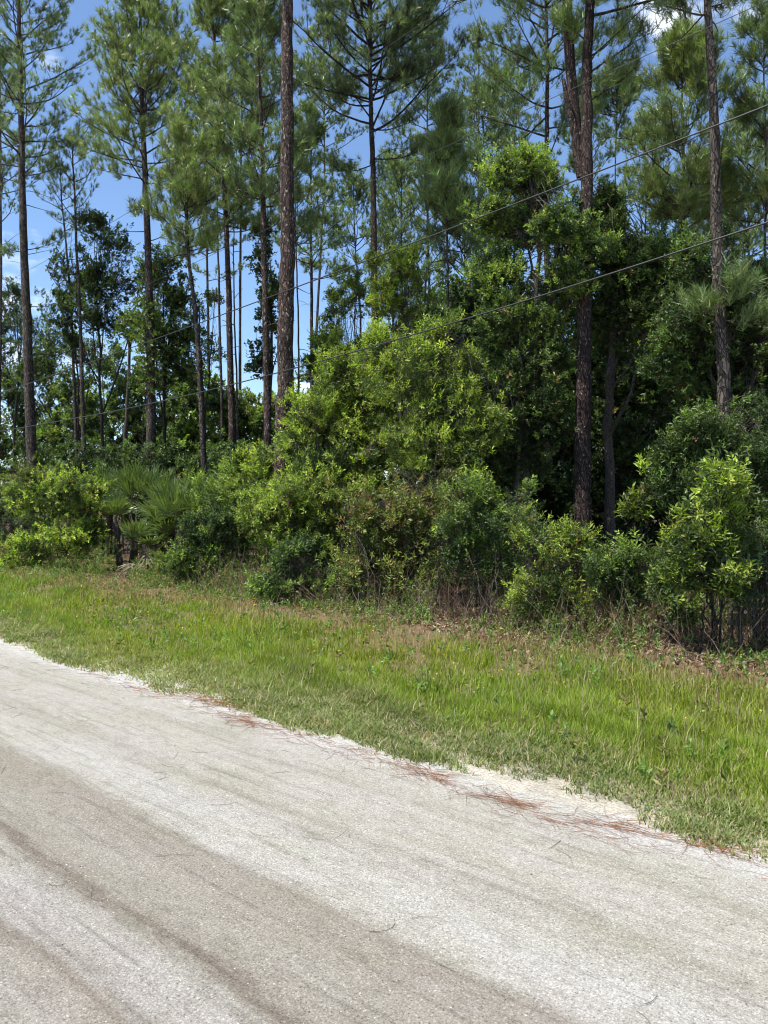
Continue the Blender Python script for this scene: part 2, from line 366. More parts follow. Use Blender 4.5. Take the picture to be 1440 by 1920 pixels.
def build_verge_weeds():
    """broad-leaved rosettes and tiny yellow flowers among the grass"""
    rng = RS(12); n = 1500
    r = rng.uniform(-22, 5.5, n); t = 4.2 + 4.4 * rng.uniform(0, 1, n) ** .8
    z = gz(r, t); pos = np.concatenate([rt_xy(r, t), z[:, None] + .02], 1)
    h = rng.uniform(.0, .13, n); pos[:, 2] += h
    ax = rng.normal(0, .25, (n, 3)) + np.array([0, 0, 1.])
    V, Fc, si, li = spray(rng, pos, ax, 9, .09, .055, .022, 1.05, .3, .1)
    base = np.where((rng.uniform(0, 1, n) < .35)[:, None], np.array([.20, .17, .07]), np.array([.12, .20, .05]))
    c = tint(rng, base, n, n * 9, si, li)
    m = 420; r = rng.uniform(-12, 5, m); t = rng.uniform(5.2, 8.2, m)
    pf = np.concatenate([rt_xy(r, t), gz(r, t)[:, None] + rng.uniform(.1, .2, (m, 1))], 1)
    V2, F2, s2, l2 = spray(rng, pf, rng.normal(0, .2, (m, 3)) + np.array([0, 0, 1.]), 5, .004, .010, .009, 1.3, .1)
    c2 = tint(rng, np.tile([.75, .55, .04], (m, 1)), m, m * 5, s2, l2)
    VV, FF = join([(V, Fc), (V2, F2)])
    tag(link('weeds', make_mesh('weeds', VV, FF, np.concatenate([c, c2])), M_LEAF), kind='stuff')
build_verge_weeds()

# ------------------------------------------------------------------ litter
def flat_strands(rng, P0, az, L, curv, w, z):
    """thin curved needles lying flat: P0 (n,2)"""
    n = len(P0); k = 6; s = np.linspace(0, 1, k)
    a = az[:, None] + curv[:, None] * (s - .5)
    st = (L / (k - 1))[:, None]
    X = P0[:, :1] + np.cumsum(np.cos(a) * st, 1); Y = P0[:, 1:] + np.cumsum(np.sin(a) * st, 1)
    P = np.stack([X, Y, z[:, None] + .004 * rng.uniform(0, 1, (n, k))], -1)
    return tubes(P, np.tile(w[:, None], (1, k)) * np.array([1, 1, 1, .9, .7, .4]), 3)
def fc(n_tubes, c, k=3, seg=5):
    return np.repeat(c, k * seg, 0)
def build_litter():
    rng = RS(21)
    # red-brown pine straw drifts on the sandy road edge
    spots = [(395, 1318, .42, 150), (460, 1356, .34, 130), (600, 1392, .4, 30), (800, 1456, .20, 230), (950, 1508, .24, 200), (1060, 1535, .4, 60), (1160, 1556, .22, 170), (1340, 1592, .22, 190),
             (180, 1270, .8, 45), (260, 1298, .6, 40), (880, 1483, .3, 40), (1100, 1568, .3, 50), (1250, 1580, .4, 40), (520, 1378, 1.1, 90), (700, 1425, .7, 60), (1000, 1530, .9, 120), (300, 1305, 1.5, 90)]
    P, A = [], []
    for px, py, ln, n in spots:
        if px > 700: ln *= .7; n = int(n * .42)
        D = CH * F / (py - HY); x = (px - 720) / F * D
        al = rng.normal(0, 1, n) * ln * .5; ac = rng.normal(0, .028, n) * (1 + .6 * np.abs(al) / ln)
        d = np.array([CA, -SA]); q = np.array([SA, CA])
        P.append(np.array([x, D]) + al[:, None] * d + ac[:, None] * q)
        A.append(math.atan2(-SA, CA) + rng.normal(0, .55, n) + np.where(rng.uniform(0, 1, n) < .5, math.pi, 0))
    P = np.concatenate(P); A = np.concatenate(A); n = len(P)
    V, Fc = flat_strands(rng, P, A, rng.uniform(.06, .2, n), rng.normal(0, .5, n), rng.uniform(.0006, .0012, n), rng.uniform(.008, .020, n))
    c = np.array([.225, .095, .042]) * (1 + rng.normal(0, .25, (n, 1)))
    tag(link('pine_straw', make_mesh('pine_straw', V, Fc, np.clip(fc(n, c), .01, 1)), M_DEAD), kind='stuff')
    # single dark needles and twigs scattered over the road
    n = 620; r = rng.uniform(-16, 5, n); t = rng.uniform(-.5, 3.75, n); t = np.where(rng.uniform(0, 1, n) < .35, rng.uniform(3.3, 3.8, n), t)
    V, Fc = flat_strands(rng, rt_xy(r, t), ROT + rng.normal(0, .9, n), rng.uniform(.04, .2, n), rng.normal(0, 1.3, n), rng.uniform(.0006, .0013, n), np.full(n, .008))
    c = np.array([.13, .105, .085]) * (1 + rng.normal(0, .3, (n, 1)))
    tag(link('fallen_needles', make_mesh('fallen_needles', V, Fc, np.clip(fc(n, c), .01, 1)), M_DEAD), kind='stuff')
    # loose pale and dark stones on the road
    n = 9000; r = rng.uniform(-9, 4, n); t = rng.uniform(-.8, 3.9, n); sz = rng.uniform(.0013, .0034, n) * (1 + 1.0 * (rng.uniform(0, 1, n) < .04))
    ctr = np.concatenate([rt_xy(r, t), np.full((n, 1), .007)], 1)
    oct_ = np.array([[1, 0, 0], [-1, 0, 0], [0, 1, 0], [0, -1, 0], [0, 0, .8], [0, 0, -.8]])
    V = (ctr[:, None] + (oct_[None] * rng.uniform(.6, 1.2, (n, 6, 1))) * sz[:, None, None]).reshape(-1, 3)
    f8 = np.array([[0, 2, 4], [2, 1, 4], [1, 3, 4], [3, 0, 4], [2, 0, 5], [1, 2, 5], [3, 1, 5], [0, 3, 5]])
    Fc = (np.arange(n)[:, None, None] * 6 + f8[None]).reshape(-1, 3)
    c = np.where((rng.uniform(0, 1, n) < .5)[:, None], np.array([.50, .48, .44]), np.array([.17, .15, .13])) * (1 + rng.normal(0, .15, (n, 1)))
    tag(link('gravel', make_mesh('gravel', V, Fc, np.clip(np.repeat(c, 8, 0), .02, .8)), M_DEAD), kind='stuff')
    # brown leaf litter under the shrubs
    n = 95000; r = rng.uniform(-42, 7, n); t = 7.3 + np.abs(rng.normal(0, 1, n)) * 1.5
    p2 = np.stack([r, t, 0 * r], -1); k = (t + .5 * fnoise(p2, 1.1, 9) + .4 * fnoise(p2, 4, 2) > 7.95 + .8 * np.clip((-8.5 - r) / 3, 0, 1)); r, t = r[k], t[k]; n = len(r)
    pos = np.concatenate([rt_xy(r, t), gz(r, t)[:, None] + rng.uniform(.004, .035, (n, 1))], 1)
    V, Fc, si, li = spray(rng, pos, rng.normal(0, 1, (n, 3)) * np.array([1, 1, .25]), 1, .01, .052, .026, .3, .4)
    pal = np.array([[.19, .115, .075], [.26, .18, .12], [.13, .075, .05], [.33, .26, .19]])
    c = tint(rng, pal[rng.integers(0, 4, n)], n, n, si, li)
    tag(link('leaf_litter', make_mesh('leaf_litter', V, Fc, c), M_DEAD), kind='stuff')
    # pale and brown dead twigs, dry stalks at the foot of the shrubs
    n = 4600; r = rng.uniform(-12, 6, n); t = rng.normal(8.9, .45, n); t = np.maximum(t, 8.0)
    b = np.concatenate([rt_xy(r, t), gz(r, t)[:, None]], 1)
    k = 5; h = rng.uniform(.2, .95, n) * np.clip((t - 7.6) / 1., .25, 1); d = nrm(rng.normal(0, .55, (n, 3)) + np.array([0, 0, 1.]))
    s = np.linspace(0, 1, k)
    Pp = b[:, None] + d[:, None] * (h[:, None] * s)[..., None] + rng.normal(0, .03, (n, k, 3)) * s[None, :, None]
    V, Fc = tubes(Pp, rng.uniform(.0025, .0055, n)[:, None] * np.linspace(1, .3, k)[None], 3)
    c = np.where((rng.uniform(0, 1, n) < .4)[:, None], np.array([.30, .24, .18]), np.array([.14, .085, .06])) * (1 + rng.normal(0, .2, (n, 1)))
    # low leafy seedlings between them
    m = 14500; r = rng.uniform(-34, 6, m); t = rng.normal(8.9, .55, m)
    q = np.stack([r, t, 0 * r], -1); kk = fnoise(q, 1.7, 5) > -.45; r, t = r[kk], t[kk]; m = len(r)
    hh = rng.uniform(.03, 1, m) * np.clip((t - 8.2) * .62, .10, .85)
    pos = np.concatenate([rt_xy(r, t), (gz(r, t) + hh)[:, None]], 1) + rng.normal(0, .05, (m, 3)) * np.array([1, 1, 0])
    V2, F2, si, li = spray(rng, pos, rng.normal(0, .45, (m, 3)) + np.array([0, 0, 1.]), 10, .14, .055, .018, .95, .3)
    c2 = tint(rng, np.where((rng.uniform(0, 1, m) < .25)[:, None], np.array([.22, .19, .07]), np.array([.125, .185, .045])), m, m * 10, si, li)
    tri = np.concatenate([Fc[:, [0, 1, 2]], Fc[:, [0, 2, 3]]]); ct = np.concatenate([fc(n, c, 3, 4)] * 2)
    VV, FF = join([(V, tri), (V2, F2)])
    tag(link('undergrowth', make_mesh('undergrowth', VV, FF, np.clip(np.concatenate([ct, c2]), .01, 1)), M_LEAF), kind='stuff')
build_litter()

# ------------------------------------------------------------------ pines
def limb_curve(rng, p0, d, L, n=9, lift=.25, wig=.07):
    """p0 (m,3), d (m,3), L (m,) -> (m,n,3) limbs that rise towards the tip"""
    m = len(p0); s = np.linspace(0, 1, n)
    wv = rng.normal(0, wig, (m, n, 3)); wv[:, 0] = 0
    dirs = nrm(d[:, None] + np.array([0, 0, 1.]) * (lift * s ** 1.2)[None, :, None] + np.cumsum(wv, 1))
    steps = dirs * (L / (n - 1))[:, None, None]; steps[:, 0] = 0
    return p0[:, None] + np.cumsum(steps, 1)
def at_curve(P, i, f):
    """points and tangents on curves P (m,n,3) at curve index i and fraction f"""
    n = P.shape[1]; x = f * (n - 1); a = np.minimum(x.astype(int), n - 2); u = (x - a)[:, None]
    p = P[i, a] * (1 - u) + P[i, a + 1] * u
    return p, nrm(P[i, a + 1] - P[i, a])
NEEDLE = {'mid': np.array([.140, .190, .065]), 'grey': np.array([.145, .190, .080]), 'lime': np.array([.170, .215, .065]), 'dark': np.array([.112, .158, .060])}
def pine_geo(seed, path, r0, zc0, ztop, R, nl=30, tufts=900, needles=34, nlen=.21, nw=.006, tone='mid', prof='dome', stubs=8, k=9, n=40, extra=(), lift=.35):
    """path: trunk points (world, relative to base) ; crown between heights zc0 and ztop with radius R"""
    rng = RS(seed)
    path = np.array(path, float)
    zs = np.linspace(path[0, 2], ztop, n)
    P = np.stack([np.interp(zs, path[:, 2], path[:, 0]), np.interp(zs, path[:, 2], path[:, 1]), zs], -1)
    tz = np.linspace(0, 1, n)
    P[1:, :2] += np.cumsum(rng.normal(0, .005, (n - 1, 2)), 0) * 1.5
    rad = r0 * (1 - .78 * tz ** 1.25) * (1 + .28 * np.exp(-tz * 30)); rad[-1] = .01
    parts = [tubes(P[None], rad[None], k, rng, .035)]
    # limbs
    f = np.sort(rng.uniform(0, 1, nl)) ** .9
    zl = zc0 + (ztop - zc0) * f * .97
    if prof == 'dome': rl = R * np.sqrt(np.clip(1 - f ** 2.2, .03, 1)) * (.70 + .3 * np.minimum(1, f * 4))
    elif prof == 'flat': rl = R * np.clip(1 - (f - .55) ** 2 * 1.6, .2, 1)
    else: rl = R * np.clip(1.05 - f, .12, 1) ** .8
    rl = rl * rng.uniform(.7, 1.15, nl)
    az = np.arange(nl) * 2.4 + rng.uniform(-.6, .6, nl)
    el = np.radians(8 + 42 * f + rng.normal(0, 9, nl))
    p0 = np.stack([np.interp(zl, zs, P[:, 0]), np.interp(zl, zs, P[:, 1]), zl - .15], -1)
    d = np.stack([np.cos(az) * np.cos(el), np.sin(az) * np.cos(el), np.sin(el)], -1)
    if len(extra):   # limbs the photograph shows: (z, azimuth deg, elevation deg, length)
        e = np.array(extra, float); pe = np.stack([np.interp(e[:, 0], zs, P[:, 0]), np.interp(e[:, 0], zs, P[:, 1]), e[:, 0]], -1)
        ea, ee = np.radians(e[:, 1]), np.radians(e[:, 2])
        p0 = np.concatenate([p0, pe]); d = np.concatenate([d, np.stack([np.cos(ea) * np.cos(ee), np.sin(ea) * np.cos(ee), np.sin(ee)], -1)])
        rl = np.concatenate([rl, e[:, 3]])
    LC = limb_curve(rng, p0, d, rl, 10, lift)
    lr = np.clip(.011 + .008 * rl, .011, .28 * r0 + .01)
    parts.append(tubes(LC, lr[:, None] * np.linspace(1, .25, 10)[None], 5))
    # secondary branches
    m = len(LC); ns = 7; li_ = np.repeat(np.arange(m), ns); ff = np.tile(np.linspace(.28, .97, ns), m) + rng.normal(0, .03, m * ns); ff = np.clip(ff, .2, .99)
    ps, ts_ = at_curve(LC, li_, ff)
    sgn = np.where(np.tile(np.arange(ns) % 2, m) == 0, 1., -1.)
    sidev = nrm(np.cross(ts_, np.array([0, 0, 1.]))) * sgn[:, None]
    ds = nrm(ts_ * .75 + sidev * rng.uniform(.3, 1.0, (m * ns, 1)) + np.array([0, 0, .25]) + rng.normal(0, .22, (m * ns, 3)))
    Ls = np.maximum(rl[li_] * .44 * (1.15 - .5 * ff) * rng.uniform(.6, 1.25, m * ns), .25)
    SC = limb_curve(rng, ps, ds, Ls, 5, .45, .1)
    parts.append(tubes(SC, np.maximum(lr[li_] * .35, .006)[:, None] * np.linspace(1, .4, 5)[None], 3))
    # tufts of needles: every tip, the rest spread along the outer twigs
    tip = SC[:, -1]; ta = nrm(SC[:, -1] - SC[:, -2])
    q = max(tufts - len(tip) - m, 10); ii = rng.integers(0, len(SC), q); f2 = rng.uniform(.25, 1., q)
    pp, tt = at_curve(SC, ii, f2); pp = pp + rng.normal(0, .10, (q, 3)) + np.array([0, 0, .04])
    tt = nrm(tt + rng.normal(0, .5, (q, 3)) + np.array([0, 0, .8]))
    pos = np.concatenate([tip, LC[:, -1], pp]); ax = np.concatenate([nrm(ta + np.array([0, 0, .9])), nrm(LC[:, -1] - LC[:, -2] + np.array([0, 0, .4])), tt])
    # dead stubs and twigs below the crown
    if stubs:
        zl2 = rng.uniform(zc0 * .45 + path[0, 2] * .3, zc0 * 1.02, stubs); a2 = rng.uniform(0, 6.28, stubs)
        p2 = np.stack([np.interp(zl2, zs, P[:, 0]), np.interp(zl2, zs, P[:, 1]), zl2], -1)
        d2 = np.stack([np.cos(a2), np.sin(a2), rng.uniform(-.2, .5, stubs)], -1)
        DC = limb_curve(rng, p2, nrm(d2), rng.uniform(.25, .4 + .45 * R, stubs), 6, -.1, .12)
        parts.append(tubes(DC, rng.uniform(.007, .02, stubs)[:, None] * np.linspace(1, .3, 6)[None], 4))
    Vt, Ft = join(parts)
    Vn, Fn, si, li = spray(rng, pos, ax, needles, .13, nlen, nw, .74, .22, 0, leaf=False)
    ms = len(pos); base = NEEDLE[tone] * (1 + .14 * fnoise(pos, 1.2, seed))[:, None]
    yel = rng.uniform(0, 1, ms) < .06; base = np.where(yel[:, None], base * np.array([1.25, 1.1, .9]), base)
    col = tint(rng, base, ms, ms * needles, si, li, .26, .22)
    return Vt, Ft, Vn, Fn, col
def pine(label, pts, t, w, crown, seed, mat, cat='pine tree', name='pine_tree', group=None, D=None, **kw):
    """pts: photo (x,y) points on the trunk, top to bottom or bottom to top; crown=(y_bottom, y_top, radius_px)"""
    pts = sorted(pts, key=lambda p: -p[1]); bx = pts[0][0]
    if D is None: D = depth(bx, t)
    base = np.array([(bx - 720) / F * D, D]); z0 = float(gzw(base[0], base[1])) - .05
    s = D / F
    path = [((x - bx) * s, 0, CH + (HY - y) * s - z0) for x, y in pts]
    path = [(path[0][0], 0, 0.)] + path
    dz = path[-1][2] - path[-2][2]; ztop = CH + (HY - crown[1]) * s - z0
    if path[-1][2] < ztop:
        g = (path[-1][0] - path[-2][0]) / max(dz, .1); path.append((path[-1][0] + g * (ztop - path[-1][2]) * .5, 0, ztop))
    zc0 = CH + (HY - crown[0]) * s - z0; crown = (crown[0], crown[1], crown[2] * (1.25 if crown[2] < 200 else 1))
    kw['extra'] = [(CH + (HY - e[0]) * s - z0, e[1], e[2], e[3] * s) for e in kw.get('extra', ())]
    kw.setdefault('nw', .0045 + .00050 * D); kw['tufts'] = int(kw.get('tufts', 900) * 1.45); kw['nl'] = int(kw.get('nl', 30) * 1.15); kw['needles'] = int(kw.get('needles', 34) * .68)
    Vt, Ft, Vn, Fn, col = pine_geo(seed, path, w * s / 2, zc0, ztop, crown[2] * s, **kw)
    e = thing(name, (base[0], base[1], z0), label, cat, group)
    link('trunk', make_mesh('pine_trunk', Vt, Ft, smooth=True), mat, e)
    link('crown', make_mesh('pine_crown', Vn, Fn, col), M_NEEDLE, e)
    return e

GP = 'pines rising behind the roadside shrubs'
pine('tall pine with bare dark lower trunk, first big trunk from the left', [(60, 870), (52, 600), (45, 400), (38, 0)], 13, 21, (345, -90, 125), 101, M_PINE_GREY, group=GP,
     nl=46, tufts=1900, needles=32, tone='mid', extra=[(470, 170, -5, 60), (330, 10, 35, 120), (470, 20, 10, 70)], stubs=10)
pine('thin dark pine standing just right of the first big pine, sparse small top', [(158, 868), (146, 500), (139, 300)], 14.5, 10, (450, 270, 55), 102, M_PINE_GREY, group=GP, nl=16, tufts=130, needles=26, stubs=16, tone='dark')
pine('very thin dark pine touching the left side of another thin pine', [(146, 860), (135, 560), (118, 380)], 15.5, 8, (450, 320, 45), 103, M_PINE_GREY, group=GP, nl=12, tufts=90, needles=26, stubs=14, tone='dark')
pine('dark straight pine with leafy vine round its middle and a wide bushy top', [(282, 860), (277, 600), (272, 400), (262, 150)], 13, 20, (400, -20, 105), 104, M_PINE_GREY, group=GP,
     nl=46, tufts=1900, needles=34, tone='lime', extra=[(130, 180, 25, 95), (110, 0, 20, 120), (270, 170, 15, 70)])
pine('slim pine leaning left above the palmettos, crown of drooping pale tufts', [(381, 832), (370, 620), (352, 460), (348, 280)], 12, 13, (490, 250, 62), 105, M_PINE_GREY, group=GP,
     nl=26, tufts=620, needles=34, tone='lime', stubs=8)
pine('pine with pale flaking bark low down and a broad crown reaching the top edge', [(434, 790), (426, 480), (416, 200), (402, 60)], 14, 15, (430, -40, 95), 106, M_PINE, group=GP,
     nl=44, tufts=1700, needles=34, tone='lime', extra=[(120, 0, 40, 90), (200, 180, 30, 80)])
pine('thin straight pine close left of the flaking pine', [(417, 780), (413, 640), (409, 500)], 17, 7, (420, 250, 45), 107, M_PINE_GREY, group=GP, nl=16, tufts=240, needles=28)
pine('hair-thin pine close right of the flaking pine', [(444, 770), (439, 600), (436, 470)], 16, 5, (400, 330, 30), 108, M_PINE_GREY, group=GP, nl=12, tufts=110, needles=26)
pine('dark pine touching the left side of the thickest trunk', [(502, 822), (496, 560), (490, 300), (478, 0)], 13, 17, (430, -60, 90), 109, M_PINE, group=GP,
     nl=40, tufts=1350, needles=34, tone='mid', extra=[(90, 0, 20, 60), (110, 180, 30, 70), (300, 180, 20, 60)])
pine('thickest pine trunk, reddish bark with pale flakes, bare to the top edge', [(528, 830), (533, 520), (535, 300), (534, 0)], 10, 35, (-160, -650, 300), 110, M_PINE, group=GP,
     nl=40, tufts=1700, needles=30, k=18, n=140, stubs=3)
pine('thin pine close right of the thickest trunk', [(563, 720), (562, 600), (558, 430)], 17, 5, (470, 220, 50), 111, M_PINE_GREY, group=GP, nl=20, tufts=420, needles=30, tone='grey')
pine('grey thin pine standing in the blue gap right of the thickest trunk', [(586, 715), (585, 600), (584, 480)], 20, 9, (530, 200, 75), 112, M_PINE_GREY, group=GP, nl=30, tufts=800, needles=32, tone='mid', prof='cone')
pine('large central pine with wide spreading limbs under a flat broad crown', [(702, 630), (698, 420), (694, 260), (690, 120)], 17, 18, (235, -70, 185), 113, M_PINE_RED, group=GP,
     nl=36, tufts=3600, needles=30, tone='grey', prof='flat', lift=.55, n=70, k=12, stubs=6,
     extra=[(250, 4, 28, 215), (235, 176, 8, 190), (195, 172, 25, 130), (245, 20, 62, 190), (225, 160, 50, 120), (170, -10, 50, 140), (300, -5, 3, 110), (310, 185, -30, 80), (120, 140, 45, 130), (130, 40, 40, 150), (60, 200, 30, 140), (60, 10, 30, 200), (110, 10, 40, 190), (40, 175, 25, 120)])
pine('young pine with long dark upright needles, in front of the central pine', [(838, 545), (836, 430), (833, 250)], 13.5, 8, (470, 205, 62), 114, M_PINE_GREY, group=GP,
     nl=30, tufts=640, needles=40, nlen=.26, tone='mid', prof='cone', lift=.6)
pine('slender dark-limbed pine close left of the forked trunk', [(1028, 560), (1025, 300), (1026, 120), (1022, 0)], 18, 16, (240, -120, 150), 115, M_PINE_GREY, group=GP,
     nl=26, tufts=1500, needles=34, tone='mid', prof='flat', lift=.3, extra=[(130, 165, 22, 150), (260, 172, 25, 170), (300, 10, 50, 90), (60, 160, 25, 130), (20, 20, 20, 120), (120, 20, 35, 90)])
pine('thick forked pine with reddish bark, broken stub beside the fork', [(1090, 985), (1088, 700), (1090, 420), (1092, 260), (1096, 0)], 12.5, 33, (40, -420, 300), 116, M_PINE_RED, group=GP,
     nl=36, tufts=1900, needles=32, k=18, n=120, stubs=4, extra=[(200, 10, 30, 110), (120, 15, 35, 120), (150, -20, 20, 130), (90, 170, 30, 60)])
pine('tall leaning pine on the right with grey-brown bare trunk', [(1362, 760), (1350, 500), (1340, 250), (1326, 0)], 12, 28, (0, -420, 290), 117, M_PINE_GREY, group=GP,
     nl=34, tufts=1700, needles=30, k=16, n=100, stubs=6, extra=[(30, 170, 10, 90), (15, 10, 15, 60), (600, -25, -4, 95), (560, -60, 0, 60), (590, 200, -12, 45)])
pine('short thin pine showing between the forked trunk and the leaning pine', [(1152, 360), (1153, 250)], 24, 6, (255, 150, 58), 118, M_PINE_GREY, group=GP, nl=22, tufts=520, needles=32, tone='mid')
pine('bushy pine left of the leaning trunk, clouds of pale needles', [(1280, 500), (1279, 300), (1277, 120)], 17, 12, (420, 70, 95), 119, M_PINE_GREY, group=GP, nl=44, tufts=1700, needles=34, tone='lime')
pine('thin pine at the right edge of the woods', [(1434, 600), (1433, 300), (1430, 40)], 18, 8, (420, 20, 85), 120, M_PINE_GREY, group=GP, nl=30, tufts=900, needles=32, tone='mid')
# farther pines filling the gaps
far = [
 ('far pine crown just left of the central trunk', (662, 600), 30, (520, 330, 70), 'mid', 800),
 ('far pine with bushy green top right of the central trunk', (752, 600), 26, (540, 300, 72), 'mid', 900),
 ('far pine seen behind the young dark pine', (800, 620), 30, (560, 260, 85), 'lime', 900),
 ('far pine above the bright round oak', (905, 600), 26, (330, 175, 70), 'mid', 800),
 ('far pine just left of the slender dark-limbed pine', (962, 600), 30, (430, 130, 85), 'grey', 900),
 ('far pine behind the upper right trunk gap', (1215, 600), 28, (520, 230, 90), 'lime', 1000),
 ('far pine filling the right edge below the wires', (1400, 640), 22, (560, 200, 95), 'mid', 1100),
 ('far pine peeking left of the flaking pine, near the top', (455, 700), 27, (330, 20, 70), 'grey', 800),
 ('far pine low behind the young dark pine, darker needles', (870, 640), 22, (560, 380, 75), 'dark', 700),
 ('far pine under the right limbs of the central pine', (735, 640), 33, (560, 290, 75), 'grey', 900),
 ('far pine high between central pine and slender pine', (900, 640), 34, (420, 60, 85), 'mid', 900),
 ('far pine between the leaning slim pine and the flaking pine', (385, 760), 25, (470, 120, 75), 'lime', 1000),
 ('far pine behind the forked trunk', (1100, 640), 30, (480, 180, 70), 'mid', 700),
 ('far pine high between the thickest trunk and the central pine', (606, 640), 29, (330, 40, 62), 'mid', 900),
 ('far pine high right of the central pine', (800, 640), 28, (330, 30, 62), 'grey', 900),
 ('thin pine at the left edge of the woods, left of the first big trunk', (4, 860), 17, (400, 80, 75), 'mid', 1000),
 ('far pine above the dark oaks on the right', (1330, 640), 26, (560, 300, 90), 'grey', 900),
]
for k, (lab, (x, y), t, cr_, tone, tf) in enumerate(far):
    cr_ = (cr_[0] + 55, cr_[1], cr_[2])
    pine(lab, [(x + 14 - (k * 11) % 29, y), (x + 4 - (k * 5) % 9, (y + cr_[1]) / 2), (x, cr_[1] + 40)], t, 7, cr_, 200 + k, M_PINE_GREY, group='farther pines in the gaps of the woods', nl=34, tufts=tf, needles=30, tone=tone, k=6, n=24, stubs=5)

# second stem and stub of the forked pine belong to it
def extra_stem(parent_seed_label, pts, w0, w1, mat, name):
    e = next(o for o in COL.objects if o.type == 'EMPTY' and o.get('label') == parent_seed_label)
    D = e.location.y; s = D / F
    q = np.array([((x - 720) * s - e.location.x, dy, CH + (HY - y) * s - e.location.z) for x, y, dy in pts])
    tq = np.linspace(0, 1, len(q)); tn = np.linspace(0, 1, 24)
    P = np.stack([np.interp(tn, tq, q[:, i]) for i in range(3)], -1)
    V, Fc = tubes(P[None], (np.linspace(w0, w1, 24) * s / 2)[None], 12, RS(9), .05)
    link(name, make_mesh(name, V, Fc, smooth=True), mat, e)
FK = 'thick forked pine with reddish bark, broken stub beside the fork'
extra_stem(FK, [(1091, 335, .0), (1084, 285, .03), (1079, 230, .06), (1071, 120, .12), (1066, 0, .16), (1058, -140, .2)], 22, 17, M_PINE_RED, 'fork')
extra_stem(FK, [(1088, 300, -.02), (1079, 268, -.06), (1068, 232, -.1), (1058, 195, -.12), (1052, 160, -.13)], 15, 7, M_PINE_RED, 'broken_stub')

